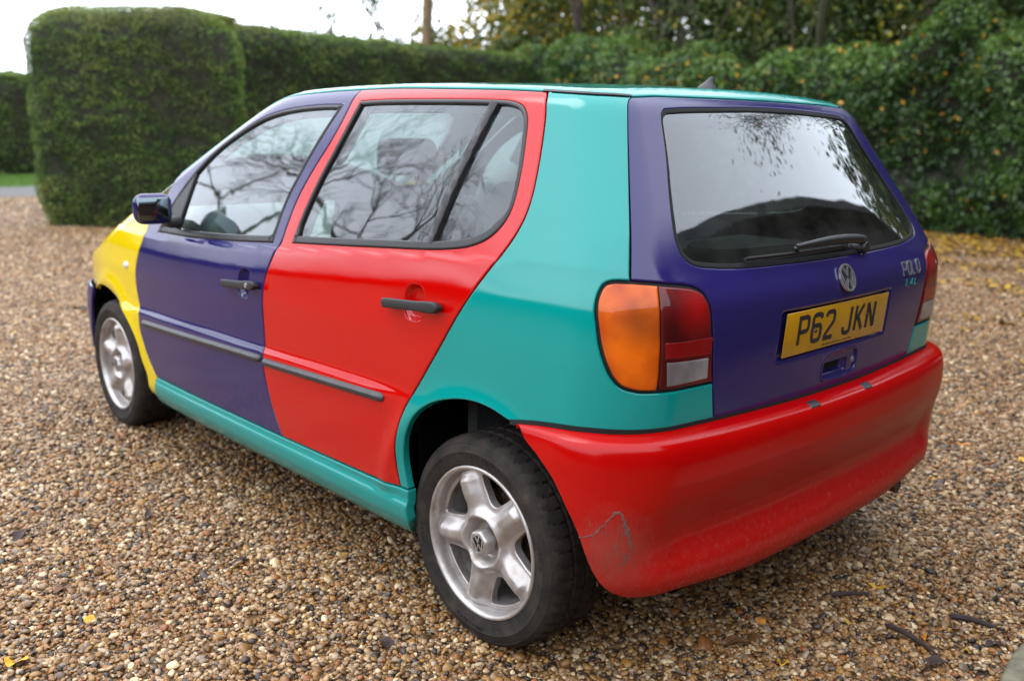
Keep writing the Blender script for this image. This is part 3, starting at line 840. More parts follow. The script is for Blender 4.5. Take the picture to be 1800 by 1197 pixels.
# ---- tailgate
gl = np.array([(0, 1.371), (.1, 1.370), (.212, 1.367), (.393, 1.360), (.455, 1.353), (.500, 1.342), (.522, 1.325), (.538, 1.300), (.560, 1.255), (.590, 1.184), (.605, 1.113), (.607, 1.075), (.598, 1.045), (.570, 1.024), (.500, 1.013), (.387, 1.006), (.25, 1.0035), (.1, 1.002), (0, 1.002)])
g1 = cr(gl, .01); glassP = np.concatenate([g1, (g1 * [-1, 1])[::-1][1:-1]])
ltop = cr(lamptop, .008)
half = np.concatenate([tgtop[::-1], cr(tgl, .008)[1:], ltop[::-1][1:], tlow[1:], cr(np.array([(.4965, .664), (.30, .6595), (.157, .6565), (0, .656)]), .01)[1:]])
o = np.concatenate([half, (half * [-1, 1])[::-1][1:-1]])
def tdisp(u, v):
    u = np.asarray(u, float); d = rrect(0, .8285, .282, .0655, .013, .010)(u, v)
    d = d + rrect(-.036, .7165, .092, .036, .004, .008)(u, v) + rrect(-.020, .7085, .060, .0185, .028, .006)(u, v)
    # soft crease that runs beside the plate, and the rounded shoulder under the glass
    return d
tail = pobj('tailgate', panel(o, holes=[glassP], disp=tdisp, grid=.013, refine=[(0, .8285, .296, .079, .0065), (-.03, .712, .108, .0335, .005)]), M['blue'], car)
G = ccw(resamp(glassP, .01))
pobj('rear_window', panel(G, gap=.0035, base=.004, bevel=.001, inset=.004, grid=.03, skirt=.004), M['rglass'], tail)
def wdt(P): return np.where(P[:, 1] > 1.34, .030, np.where(P[:, 1] < 1.03, .045, .042))
w_ = wdt(G); w_ = np.convolve(np.concatenate([w_[-5:], w_, w_[:5]]), np.ones(11) / 11, 'valid')
inn = offp(G, w_)
pobj('window_border', panel(G, holes=[inn], gap=.003, base=.0075, bevel=0, inset=.004, grid=.02, skirt=0), M['gap'], tail)
pobj('window_seal', panel(G, holes=[offp(G, .006)], gap=-.002, base=-.0005, bevel=.002, inset=.002, grid=.01, skirt=.008), M['gap'], tail)
pobj('high_brake_light', panel(np.array([(-.10, 1.332), (.10, 1.332), (.10, 1.352), (-.10, 1.352)]), base=.02, grid=.02), M['redlens'], tail)

# plate
def onS(u, v, h=0.0):
    P, n, _, _ = frame(S, np.array([float(u)]), np.array([float(v)]), -1); return P[0] + n[0] * h
pc = onS(0, .8305, 0); tilt = math.atan2(onS(0, .775)[0] - onS(0, .885)[0], .11)
def PM(u, v, h=0.0):   # plate plane: u to the left in the car (-y), v up
    return np.array([pc[0] - .0045 + h * cos(tilt) - v * sin(tilt), -u, pc[2] + v * cos(tilt) + h * sin(tilt)])
bm = bmesh.new(); R3 = Matrix.Rotation(-tilt * -1, 3, 'Y')
plate = rbox((0, 0, 0), (.004, .520, .111), .0015, 2, 'number_plate', M['plate'], car)
plate.data.transform(Matrix.Translation(Vector(PM(0, 0, 0))) @ Matrix.Rotation(tilt * -1, 4, 'Y'))
GL = {'P': [[(0, 0), (0, 79), (37, 79), (46, 76), (50, 68), (50, 48), (46, 40), (37, 37), (0, 37)]],
      '6': [[(49, 66), (47, 75), (38, 79), (12, 79), (4, 75), (0, 67), (0, 12), (4, 4), (12, 0), (38, 0), (46, 4), (50, 12), (50, 34), (46, 42), (38, 46), (4, 46)]],
      '2': [[(1, 66), (4, 75), (12, 79), (38, 79), (46, 75), (50, 67), (50, 54), (46, 46), (5, 12), (1, 5), (1, 0), (50, 0)]],
      'J': [[(44, 79), (44, 12), (40, 4), (32, 0), (12, 0), (4, 4), (0, 12), (0, 20)]],
      'K': [[(0, 0), (0, 79)], [(47, 79), (4, 33)], [(15, 45), (48, 0)]],
      'N': [[(0, 0), (0, 79)], [(1, 79), (46, 0)], [(47, 0), (47, 79)]]}
xx = -.2035
for ch in 'P62 JKN':
    if ch == ' ': xx += .030; continue
    mb = MB()
    for st in GL[ch]:
        pts = [((xx + .0055 + px * .00082), (-.0385 + .0055 + py * .00087 * .99)) for px, py in st]
        ribbon(pts, .0118, .0008, lambda a, b, h: PM(-a, b + .003, .0021 + h), mb)
    mb.build('plate_letter', M['letter'], plate, smooth=False)
    xx += .0635
mb = MB()   # maker's line, too small to read
rr = random.Random(3); q = -.075
while q < .075:
    w = rr.uniform(.003, .007); hgt = .0045
    ribbon([(q, -.0495), (q, -.0495 + hgt)], .0012, .0004, lambda a, b, h: PM(-a, b, .0021 + h), mb)
    if rr.random() < .6: ribbon([(q, -.0495 + hgt * rr.choice([0, .5, 1])), (q + w * .6, -.0495 + hgt * rr.choice([0, .5, 1]))], .001, .0004, lambda a, b, h: PM(-a, b, .0021 + h), mb)
    q += w
mb.build('maker_line', M['letter'], plate, smooth=False)
for u, v in ((-.118, -.004), (.148, .006)):
    mb = MB(); mb.lathe([(0, .003), (.004, .0028), (.0055, .0005), (.0055, -.001)], 14, (0, 0, 0), 'x')
    V = np.concatenate(mb.V) + PM(-u, v, .002); mesh_obj('plate_screw', V, mb.F, M['letter'], plate)
# lamp strip and handle parts
hole = np.array([(-.078, .692), (.038, .692), (.038, .725), (-.078, .725)])
pobj('handle_recess', panel(hole, grid=.02, base=.0265, gap=.001, skirt=0, bevel=0), M['gap'], tail)
sobj('handle_rim', strip(resamp(cr(np.array([(-.110, .682), (.036, .682), (.054, .692), (.054, .741), (.036, .751), (-.110, .751), (-.126, .741), (-.126, .692)]), .006, True), .006), [(-.004, -.003), (-.003, .001), (0, .0022), (.003, .001), (.004, -.003)], closed=True), M['blue'], tail)
mb = MB(); mb.lathe([(0, .0), (.0075, -.0005), (.0085, -.002), (.0100, -.003), (.0100, -.006)], 20, (0, 0, 0), 'x'); V = np.concatenate(mb.V) + onS(-.113, .716, -.001)
mesh_obj('boot_lock', V, mb.F, M['letterchrome'], tail)

# round emblem: ring with V over W
def emblem(mb, Mp, r, h, w=.13):
    th = np.linspace(0, 2 * pi, 41)[:-1]
    ribbon(np.stack([np.cos(th) * r * .93, np.sin(th) * r * .93], 1), r * .15, h, Mp, mb, closed=True)
    for st in ([(-.36, .84), (0, .10)], [(0, .10), (.36, .84)], [(-.80, .42), (-.37, -.78)], [(-.37, -.78), (0, -.04)], [(0, -.04), (.37, -.78)], [(.37, -.78), (.80, .42)]):
        ribbon(np.array(st) * r, r * w, h * .9, Mp, mb)
ec = onS(-.012, .9485, 0)
_, en, emu, emv = frame(S, np.array([-.012]), np.array([.9485]), -1)
en = en[0]; ex = emu[0] / np.linalg.norm(emu[0]); ey = np.cross(en, -ex); ey /= np.linalg.norm(ey); ey *= np.sign(ey[2])
mb = MB(); emblem(mb, lambda a, b, h: ec - ex * a + ey * b + en * (h + .001), .0365, .006)
badge = mb.build('round_emblem', M['chrome'], tail, smooth=False)
mb = MB(); th = np.linspace(0, 2 * pi, 33)[:-1]
mb.add([ec - ex * cos(t) * .035 + ey * sin(t) * .035 + en * .0022 for t in th], [tuple(range(32))])
mb.build('emblem_back', M['gap'], badge)
# name badge
SL = {'P': [[(0, 0), (0, 10), (7, 10), (9, 8), (9, 6), (7, 4.5), (0, 4.5)]], 'O': [[(1.9, .1), (0, 2), (0, 8), (2, 10), (8, 10), (10, 8), (10, 2), (8, 0), (2.1, 0)]], 'L': [[(0, 10), (0, 0), (8, 0)]]}
q = .356
for ch in 'POLO':
    mb = MB()
    for st in SL[ch]: ribbon([(q + .0024 * px, .921 + .0036 * py) for px, py in st], .0038, .003, lambda a, b, h: onS(-a, b, h + .0005), mb)
    q += .0335
    mb.build('badge_letter', M['letterchrome'], tail, smooth=False)
SM = {'1': [[(0, 8), (3, 10), (3, 0)]], '.': [[(0, 0), (1.6, 0)]], '4': [[(6, 0), (6, 10), (0, 3), (8, 3)]], 'L': SL['L']}
mb = MB(); q = .374
for ch, wd_ in (('1', 5), ('.', 4), ('4', 10), ('L', 10)):
    for st in SM[ch]: ribbon([(q + .0019 * px + .0004 * py, .889 + .0018 * py) for px, py in st], .0032, .002, lambda a, b, h: onS(-a, b, h + .0005), mb)
    q += .0026 * wd_ + .006
mb.build('engine_badge', M['tealtxt'], tail, smooth=False)
# rear wiper
piv = onS(-.140, 1.018, .022); tip = onS(.375, 1.019, .020); mid = onS(.19, 1.0275, .03)
mb = MB()
cA = cr(np.array([piv + [-.0, 0, .008], onS(-.02, 1.029, .034), onS(.10, 1.028, .036), onS(.20, 1.026, .028)]), .02)
mb.tube(cA, np.interp(np.linspace(0, 1, len(cA)), [0, .1, .6, 1], [.009, .013, .011, .006]), 10)
wip = mb.build('wiper_arm', M['black'], tail)
mb = MB(); mb.lathe([(0, .034), (.014, .033), (.018, .026), (.018, -.02)], 20, tuple(onS(-.140, 1.018, -.004)), 'x'); mb.build('wiper_pivot', M['black'], tail)
mb = MB()
bl = np.array([onS(u, 1.0165 + .003 * abs(u - .2), .010) for u in np.linspace(-.03, .385, 24)])
mb.tube(bl, .0048, 6); mb.tube(bl + [.006, 0, .004], .003, 6)
mb.tube([onS(.20, 1.026, .028), onS(.18, 1.019, .014)], .005, 6)
mb.build('wiper_blade', M['black'], tail)

# ---- rear bumper
PV = [(0, -.006, .6480), (.016, .010, .6485), (.034, .028, .6475), (.052, .045, .643), (.066, .056, .634), (.080, .062, .621), (.100, .0655, .601), (.145, .066, .556), (.190, .057, .511), (.235, .039, .467), (.275, .024, .429), (.305, .019, .399), (.335, .030, .370), (.360, .046, .347), (.385, .052, .322), (.410, .047, .299), (.435, .030, .281), (.460, .000, .272), (.490, -.035, .270)]
PVv = [a for a, _, _ in PV]
_ofs = tabf(stab(PVv, [b for _, b, _ in PV], .006)); _zz = tabf(stab(PVv, [c for _, _, c in PV], .006))
PV2 = tabf(stab([0, .03, .06, .10, .20, .30, .385, .435, .49], [-.006, .028, .052, .062, .068, .066, .056, .03, -.035], .01))
def gz(s): return np.interp(np.abs(s), [0, .157, .4965, .667, .787, .85, .92, .996], [.656, .6565, .664, .669, .669, .665, .655, .641])
def BM(s, v):
    s = np.asarray(s, float); v = np.asarray(v, float); t = np.abs(s)
    k = sst(1.03, .76, t); rec = sst(.76, .60, t)
    off = PV2(v) * (1 - rec) + _ofs(v) * rec
    off = off * (.12 + .88 * k)
    z = _zz(v); zc = gz(s) - .004
    z = z + (zc - .648) * np.clip(1 - v / .12, 0, 1)
    low = sst(.28, .46, v); z = z - .030 * low * sst(.72, .30, t)
    base = S(s, .60 + (z - .60) * .35)
    ox, oy, dx, dy, q = sray(s)
    base = base + np.stack([off * dx, -q * off * dy, 0 * off], -1)
    base[..., 2] = z
    return base
be = cr(np.array([(.968, .010), (.955, .042), (.935, .078), (.892, .108), (.854, .142), (.819, .206), (.801, .251), (.786, .305), (.772, .350), (.755, .385), (.725, .420), (.66, .455)]), .012)
bb = np.array([(.60, .475), (.40, .482), (0, .485)])
half = np.concatenate([np.array([(0, .004), (.3, .004), (.6, .004)]), be, bb[:-1]])
o = np.concatenate([half, np.array([(0, .485)]), (half * [-1, 1])[::-1][:-1]])
bump_o = pobj('rear_bumper', panel(o, BM, 1, grid=.012, gap=.001, skirt=.010), M['bumper'], car)
sobj('bumper_gap_seal', strip(np.concatenate([np.stack([np.linspace(-.99, .99, 200), gz(np.linspace(-.99, .99, 200)) - .003], 1)]), [(-.007, -.012), (-.007, .001), (.005, .001), (.005, -.012)]), M['gap'], car)
for c in (-.138, .138):
    pobj('number_lamp_cover', panel(np.array([(c - .026, .034), (c + .020, .034), (c + .026, .060), (c - .018, .060)]), BM, 1, gap=0, base=-.0012, bevel=.0012, inset=.003, grid=.02, skirt=.004), M['seal'], bump_o)
M['scuff'] = plain('scraped_plastic', (.15, .065, .055), .9, nscale=400, namp=.6)
pts = resamp(np.array([(.798, .263), (.784, .257), (.769, .246), (.757, .226), (.744, .203), (.737, .194), (.730, .197), (.7255, .210), (.7205, .232), (.7150, .260), (.7095, .286), (.7060, .302)]), .004, False)
rr = np.random.default_rng(4); n = len(pts); pts = pts + rr.normal(0, .0007, (n, 2)); wl_ = .0038 * np.interp(np.linspace(0, 1, n), [0, .1, .35, .5, .7, .85, 1], [.15, .45, .6, .9, 1.2, .8, .2]) * rr.uniform(.35, 1.4, n)
P, nn, mu, mv = frame(BM, pts[:, 0], pts[:, 1], 1); T = np.gradient(P, axis=0); T /= np.linalg.norm(T, axis=1, keepdims=True); A = np.cross(nn, T)
V = np.concatenate([[p - a * w - q * .0004, p - a * w * .6 + q * .0008, p + a * w * .7 + q * .0008, p + a * w - q * .0004] for p, a, w, q in zip(P, A, wl_, nn)])
mesh_obj('scuff_mark', V, [(4 * i + k, 4 * i + k + 1, 4 * i + 5 + k, 4 * i + 4 + k) for i in range(n - 1) for k in range(3)], M['scuff'], bump_o)
mb = MB()
for _ in range(34):
    u = rr.uniform(.700, .785); v = rr.uniform(.20, .37)
    if rr.random() < .45: u = rr.normal(.722, .007); v = rr.uniform(.205, .31)
    L = rr.uniform(.006, .03); w = rr.uniform(.0004, .0011)
    pp = np.array([(u, v), (u + rr.normal(0, .001), v + L / 2), (u + rr.normal(0, .0015), v + L)])
    P, nn, mu, mv = frame(BM, pp[:, 0], pp[:, 1], 1); T = np.gradient(P, axis=0); T /= np.linalg.norm(T, axis=1, keepdims=True); A = np.cross(nn, T)
    V = np.concatenate([[p - a * w - q * .0002, p + q * .0005, p + a * w - q * .0002] for p, a, q in zip(P, A, nn)])
    mb.add(V, [(3 * i + k, 3 * i + k + 1, 3 * i + 4 + k, 3 * i + 3 + k) for i in range(2) for k in range(2)])
sc = mb.build('fine_scratches', M['scuff'], bump_o); sc['kind'] = 'stuff'

# ---- aerial on the roof
ap = TS(np.array([2.455]), np.array([0.]))[0]
mb = MB()
for i, (xx_, zz_, wx, wy) in enumerate([(0, -.004, .058, .036), (0, .004, .056, .033), (.004, .012, .038, .020), (.012, .022, .024, .013), (.019, .032, .014, .008)]):
    V = [(ap[0] + xx_ + wx / 2 * cos(t), ap[1] + wy / 2 * sin(t), ap[2] + zz_) for t in np.linspace(0, 2 * pi, 17)[:-1]]
    mb.add(V, [tuple(range(16))] if i in (0, 4) else [])
Fq = [(i * 16 + k, i * 16 + (k + 1) % 16, (i + 1) * 16 + (k + 1) % 16, (i + 1) * 16 + k) for i in range(4) for k in range(16)]
mb.F += Fq
mb.build('roof_aerial', M['moulding'], car)

# ---- underside
mb = MB()
mb.box((1.1, 0, .265), (3.30, .86, .23)); mb.box((1.15, 0, .26), (1.50, 1.46, .18)); mb.box((-.45, 0, .33), (.30, 1.05, .2)); mb.box((2.80, 0, .39), (.12, 1.25, .26))
mb.box((2.60, 0, .44), (.36, .86, .52)); mb.box((1.1, 0, .42), (2.9, .88, .08)); mb.box((1.22, -.68, .25), (1.56, .12, .14)); mb.box((1.22, .68, .25), (1.56, .12, .14)); mb.box((2.74, 0, .31), (.10, 1.02, .16))  # narrow side and rear boxes added to block light and darken the ground
mb.box((0.0, 0, .6), (.8, .9, .4))
mb.build('underbody_and_shade_boxes', M['under'], car, smooth=False)
mb = MB(); mb.tube([(2.45, .42, .26), (2.70, .46, .27), (2.91, .47, .262)], .021, 14); mb.lathe([(.021, 0), (.019, 0), (.018, -.05), (0, -.05)], 14, (2.912, .47, .262), 'x')
mb.build('exhaust_pipe', M['exhaust'], car)
mb = MB(); mb.tube([(0, -.6, .27), (0, .6, .27)], .03, 8); mb.build('front_axle', M['under'], car)
mb = MB(); mb.box((2.407, 0, .27), (.09, 1.20, .07)); mb.build('rear_axle', M['under'], car, smooth=False)

# ---- cabin
yin = .60
mb = MB(); mb.box((1.18, 0, .46), (1.6, 1.42, .05)); mb.box((2.45, 0, .72), (.55, .88, .03)); mb.box((.62, 0, .66), (.05, 1.36, .5)); mb.box((2.16, 0, .72), (.04, 1.2, .5))
mb.build('cabin_floor', M['trim'], car, smooth=False)
# headlining and inner roof
yl = np.linspace(-.50, .50, 13); xl = np.linspace(1.10, 2.55, 20)
g = np.array([TS(np.array([x]), np.array([y]))[0] - [0, 0, .035 + .05 * abs(y) ** 3] for x in xl for y in yl])
mesh_obj('headlining', g, [(i * 13 + k, i * 13 + k + 1, (i + 1) * 13 + k + 1, (i + 1) * 13 + k) for i in range(19) for k in range(12)], M['liner'], car)
# inner trim of the body sides behind the rear door, pillars and tailgate ring
def trim(o, holes, nm, mir=False, parent=car):
    pobj(nm, panel(o, holes=holes, gap=0, base=.034, bevel=0, grid=.04, skirt=0), M['trim'], parent, mir)
G2 = offp(G, .035)
o = np.array([(-.68, .70), (.68, .70), (.68, 1.05), (.66, 1.36), (-.66, 1.36), (-.68, 1.05)])
trim(o, [G2], 'tailgate_trim', parent=tail)
for mir in (False, True):
    trim(np.array([(.70, .73), (float(X(2.27)), .73), (float(X(2.44)), 1.06), (float(X(2.46)), 1.2), (float(X(2.42)), 1.36), (.70, 1.36)]), [], 'quarter_trim', mir)
    trim(sx([(.55, .45), (1.48, .45), (1.44, .90), (.55, .865)]), [], 'door_card', mir)
    trim(sx([(1.50, .45), (2.06, .45), (2.42, 1.0), (1.47, .905)]), [], 'door_card', mir)
    trim(sx([(1.425, .93), (1.50, .93), (1.63, 1.37), (1.575, 1.37)]), [], 'pillar_trim', mir)
# parcel shelf, seats, dash, wheel
rbox((2.46, 0, .955), (.46, 1.14, .018), .008, 2, 'parcel_shelf', M['trim'], car)
mb = MB(); mb.box((2.62, 0, .972), (.06, 1.1, .016)); mb.build('shelf_lip', M['seal'], car, smooth=False)
def seat(x, y, w, name, zb=.52, h=.60, back=.28, hr=True):
    s = rbox((x, y, zb), (.50, w, .15), .05, 4, name, M['seat'], car)
    rbox((x + .33, y, zb + h * .5), (.13, w, h), .05, 4, 'backrest', M['seat'], s, Matrix.Rotation(back, 3, 'Y'))
    if hr:
        for yy_ in ([y] if w < .8 else [y - w * .27, y + w * .27]):
            rbox((x + .33 + sin(back) * (h * .5 + .09) , yy_, zb + h + .09), (.080, .22, .12), .035, 4, 'headrest', M['seat'], s, Matrix.Rotation(back * .5, 3, 'Y'))
            for q in (-.05, .05):
                mb = MB(); mb.tube([(x + .41, yy_ + q, zb + h - .06), (x + .33 + sin(back) * (h * .5 + .09), yy_ + q, zb + h + .04)], .006, 6)
                mb.build('headrest_post', M['chrome'], s)
    return s
seat(1.08, -.34, .48, 'front_seat'); seat(1.08, .34, .48, 'front_seat'); seat(1.78, 0, 1.16, 'rear_seat', .52, .50, .22)
M['dash'] = plain('pale_grey_green_dashboard', (.34, .42, .40), .55, nscale=30, namp=.15)
rbox((.48, 0, .90), (.60, 1.34, .17), .07, 5, 'dashboard', M['dash'], car, Matrix.Rotation(radians(-5), 3, 'Y'))
rbox((.76, .36, .97), (.16, .36, .09), .035, 4, 'instrument_hood', M['trim'], car)
mb = MB(); th = np.linspace(0, 2 * pi, 33)[:-1]
R = np.array(Matrix.Rotation(radians(-62), 3, 'Y'))
ring = [tuple((R @ np.array([.18 * cos(t), .18 * sin(t), 0])) + [.86, .36, .86]) for t in np.append(th, 0)]
mb.tube(ring, .014, 8, False); mb.tube([(.78, .36, .83), (.86, .36, .86)], .05, 10)
for t in (0.0, 2.1, 4.2): mb.tube([(.85, .36, .86), tuple((R @ np.array([.17 * cos(t), .17 * sin(t), 0])) + [.86, .36, .86])], .014, 6)
mb.build('steering_wheel', M['seal'], car)
# made-up pale bundle and box, added for a bright patch seen through the glass
M['cover'] = plain('pale_bundle', (.50, .60, .57), .8, nscale=6, namp=.1)
gx, gy = np.meshgrid(np.linspace(0, 1, 20), np.linspace(0, 1, 20)); gx = gx.ravel(); gy = gy.ravel()
ed = np.minimum(np.minimum(gx, 1 - gx), np.minimum(gy, 1 - gy))
V = np.stack([1.02 + .29 * gx, -.46 + .30 * gy, .90 + .13 * sst(0, .16, ed) * (.75 + .25 * np.sin(gx * 5 + 1)) + .012 * np.sin(gx * 17 + gy * 5)], 1)
cl_ = mesh_obj('bright_patch_bundle', V, [(i * 20 + k, i * 20 + k + 1, (i + 1) * 20 + k + 1, (i + 1) * 20 + k) for i in range(19) for k in range(19)], M['cover'], None)
tag(cl_, 'pale green-white bundle added for a bright patch seen through the rear side window of the hatchback', 'cloth')
mb = MB(); mb.box((1.165, -.31, .75), (.27, .28, .31)); bx_ = mb.build('added_box', plain('brown_card', (.20, .15, .10), .9), None, smooth=False)
tag(bx_, 'brown box added on the front seat of the hatchback to carry the pale bundle', 'box')

# ---- wheels
def wheel_parts():
    # local: outward is -y
    wb = MB()
    wb.lathe([(.2012, .003), (.2015, -.002), (.1995, -.0065), (.1955, -.0075), (.1915, -.005), (.1885, .000), (.1865, .006), (.1850, .014), (.1835, .030), (.180, .048), (.1735, .060), (.170, .10), (.170, .17), (.19, .185), (.2012, .187)], 96)
    wheel = wb.build('wheel', M['alloy'], None, angle=60)
    A0 = 43.0
    def crown(u, v):
        r = np.hypot(u, v); th = np.degrees(np.arctan2(v, u)); d = (th - A0 + 36) % 72 - 36
        perp = r * np.abs(np.sin(np.radians(d)))
        wdt_ = .0275 + .009 * sst(.10, .05, r)
        c = np.exp(-(perp / wdt_) ** 3.2)
        h = -.026 + .0215 * c * sst(.055, .085, r) * (1 - .55 * sst(.158, .178, r)) + .015 * sst(.176, .181, r) * 0
        h = h + .020 * np.exp(-((r - .0655) / .012) ** 2) + (-.012) * sst(.056, .046, r)
        h = h + .008 * sst(.085, .13, r) * c
        return h
    def WM(u, v): return np.stack([u, -crown(u, v), v], -1)
    th = np.linspace(0, 2 * pi, 121)[:-1]
    outer = np.stack([.1845 * np.cos(th), .1845 * np.sin(th)], 1)
    holes = []
    for k in range(5):
        c0 = radians(A0 + 36 + 72 * k)
        a = np.radians(np.linspace(-20, 20, 9)); arc = [(.1715, x) for x in a]
        pts_ = [(r * cos(x + c0), r * sin(x + c0)) for r, x in arc]
        inn_ = [(.150, radians(19)), (.122, radians(14)), (.102, radians(7.5)), (.097, 0), (.102, radians(-7.5)), (.122, radians(-14)), (.150, radians(-19))]
        pts_ += [(r * cos(x + c0), r * sin(x + c0)) for r, x in inn_]
        holes.append(cr(np.array(pts_), .006, True))
    bolts = []
    V, Fc, N = panel(outer, WM, 1, holes=holes, gap=0, grid=.0042, step=.006, base=0, bevel=.003, inset=.003, skirt=.026)
    face = pobj('wheel_face', (V, Fc, N), M['alloy'], wheel)
    # tyre
    prof = [(.1975, .0), (.2025, -.0035), (.208, -.0065), (.2085, -.0058), (.222, -.0105), (.236, -.0125), (.2375, -.0135), (.2395, -.0125), (.250, -.0105), (.2585, -.0062), (.2600, -.0068), (.2615, -.0050), (.2680, .0010), (.2735, .010), (.2768, .021), (.2782, .034), (.2786, .048), (.2706, .050), (.2706, .057), (.2790, .059), (.2792, .090), (.2712, .092), (.2712, .099), (.2792, .101), (.2790, .130), (.2706, .132), (.2706, .139), (.2786, .141), (.2775, .165), (.2735, .180), (.262, .192), (.238, .200), (.2025, .190)]
    n = 300; tb = MB(); tb.lathe(prof, n); V = np.concatenate(tb.V)
    V = V.reshape(len(prof), n, 3)
    for i, (r, y) in enumerate(prof):
        for k in range(n):
            g = 0
            if (.008 < y < .05 or .139 < y < .178) and (k + int(y * 60)) % 6 == 0: g = .0055 if y > .015 else .0035
            if .055 < y < .135 and (k + i) % 6 == 0 and r > .275: g = .005
            rr_ = math.hypot(V[i, k, 0], V[i, k, 2]); V[i, k, 0] *= (rr_ - g) / rr_; V[i, k, 2] *= (rr_ - g) / rr_
    tyre = mesh_obj('tyre', V.reshape(-1, 3), tb.F, M['tyre'], wheel, angle=28)
    # raised sidewall marks
    mb = MB(); rr = random.Random(2)
    for a0, word in ((radians(96), 9), (radians(276), 9), (radians(200), 6), (radians(20), 6)):
        for q in range(word):
            a = a0 - q * .052; Mp = lambda u, v, h, a=a: np.array([(.229 + v) * cos(a - u / .229), -.0125 - h, (.229 + v) * sin(a - u / .229)])
            ribbon([(0, -.005), (0, .005)], .0022, .0009, Mp, mb)
            if rr.random() < .7: ribbon([(0, rr.choice([-.004, .004])), (.006, rr.choice([-.004, 0, .004]))], .0018, .0009, Mp, mb)
            if rr.random() < .6: ribbon([(.006, -.005), (.006, .005)], .0020, .0009, Mp, mb)
    mb.build('sidewall_marks', M['tyre'], wheel, smooth=False)['kind'] = 'stuff'
    # hub cap: round dish, six-sided cap, emblem
    mb = MB()
    hx = [(.0350 * cos(radians(60 * k + 20)), .0350 * sin(radians(60 * k + 20))) for k in range(6)]
    h1 = cr(np.array([(a * (1 - t) + b * t, c * (1 - t) + d * t) for (a, c), (b, d) in zip(hx, hx[1:] + hx[:1]) for t in (.12, .5, .88)]), .004, True)
    nn_ = len(h1); rings = []
    for sc_, y in ((1.08, .022), (1.04, .004), (1.0, -.004), (.93, -.0075), (.80, -.0085), (.76, -.0065), (0, -.006)):
        rings += [(p[0] * sc_, y, p[1] * sc_) for p in h1]
    mb.add(rings, [(i * nn_ + k, i * nn_ + (k + 1) % nn_, (i + 1) * nn_ + (k + 1) % nn_, (i + 1) * nn_ + k) for i in range(6) for k in range(nn_)])
    mb.build('hub_cap', M['alloy'], wheel, angle=50)
    mb = MB()
    emblem(mb, lambda a, b, h: np.array([a * cos(.25) - b * sin(.25), -.0062 - h, a * sin(.25) + b * cos(.25)]), .0245, .0024, .15)
    mb.build('hub_emblem', M['alloy'], wheel, smooth=False)
    mb = MB(); mb.lathe([(0, -.0066), (.0215, -.0066), (.0215, -.003)], 24)
    mb.build('emblem_back', M['gap'], wheel)
    mb = MB(); mb.lathe([(0, .085), (.105, .085), (.118, .09), (.120, .15), (0, .15)], 48)
    for k in range(5):
        a = radians(A0 + 36 + 72 * k); mb.lathe([(0, .075), (.009, .075), (.009, .09)], 6, (.075 * cos(a), 0, .075 * sin(a)))
    mb.build('brake_drum', M['exhaust'], wheel)
    mb = MB(); a = radians(A0 + 22); mb.tube([(.172 * cos(a), .05, .172 * sin(a)), (.160 * cos(a), .012, .160 * sin(a))], .0035, 8); mb.build('valve', M['gap'], wheel)
    return wheel
w0 = wheel_parts()
def place_wheel(w, loc, rz, ry):
    w.parent = car; w.location = loc; w.rotation_euler = (0, ry, rz)
place_wheel(w0, (2.407, -.785, .279), 0, 0)
for loc, rz, ry in (((0, -.775, .279), radians(-1.5), radians(28)), ((2.407, .785, .279), pi, .4), ((0, .775, .279), pi, 1.0)):
    w = w0.copy(); COL.objects.link(w)
    for ch in w0.children:
        c = ch.copy(); COL.objects.link(c); c.parent = w
    place_wheel(w, loc, rz, ry)
for o_ in car.children_recursive:
    o_.pop('category', None)
# ================================================================ SETTING
from mathutils import noise as mn
def fast_mesh(name, V, Q, mat, parent=None, tone=None, smooth=False, attr='tone'):
    """V (n,3), Q (m,4) or (m,3)"""
    me = bpy.data.meshes.new(name); n, m, k = len(V), len(Q), Q.shape[1]
    me.vertices.add(n); me.vertices.foreach_set('co', np.ascontiguousarray(V, np.float32).ravel())
    me.loops.add(m * k); me.loops.foreach_set('vertex_index', np.ascontiguousarray(Q, np.int32).ravel())
    me.polygons.add(m); me.polygons.foreach_set('loop_start', np.arange(0, m * k, k, dtype=np.int32))
    me.polygons.foreach_set('use_smooth', np.full(m, smooth))
    if tone is not None:
        a = me.attributes.new(attr, 'FLOAT', 'FACE'); a.data.foreach_set('value', np.ascontiguousarray(tone, np.float32))
    me.materials.append(mat); me.update(calc_edges=True)
    return link(bpy.data.objects.new(name, me), parent)

def nz(P, s, seed=0.0):
    """cheap vectorised value noise, several octaves, 0..1-ish"""
    P = np.asarray(P, float); out = 0; amp = 1; tot = 0
    for o in range(3):
        q = P * s * 2 ** o + seed * 17.3 + o * 5.1; i = np.floor(q); f = q - i; f = f * f * (3 - 2 * f); acc = 0
        for dx in (0, 1):
            for dy in (0, 1):
                for dz in (0, 1):
                    h = np.sin((i[:, 0] + dx) * 127.1 + (i[:, 1] + dy) * 311.7 + (i[:, 2] + dz) * 74.7) * 43758.5453
                    h = h - np.floor(h)
                    w = (f[:, 0] if dx else 1 - f[:, 0]) * (f[:, 1] if dy else 1 - f[:, 1]) * (f[:, 2] if dz else 1 - f[:, 2])
                    acc = acc + h * w
        out = out + acc * amp; tot += amp; amp *= .5
    return out / tot

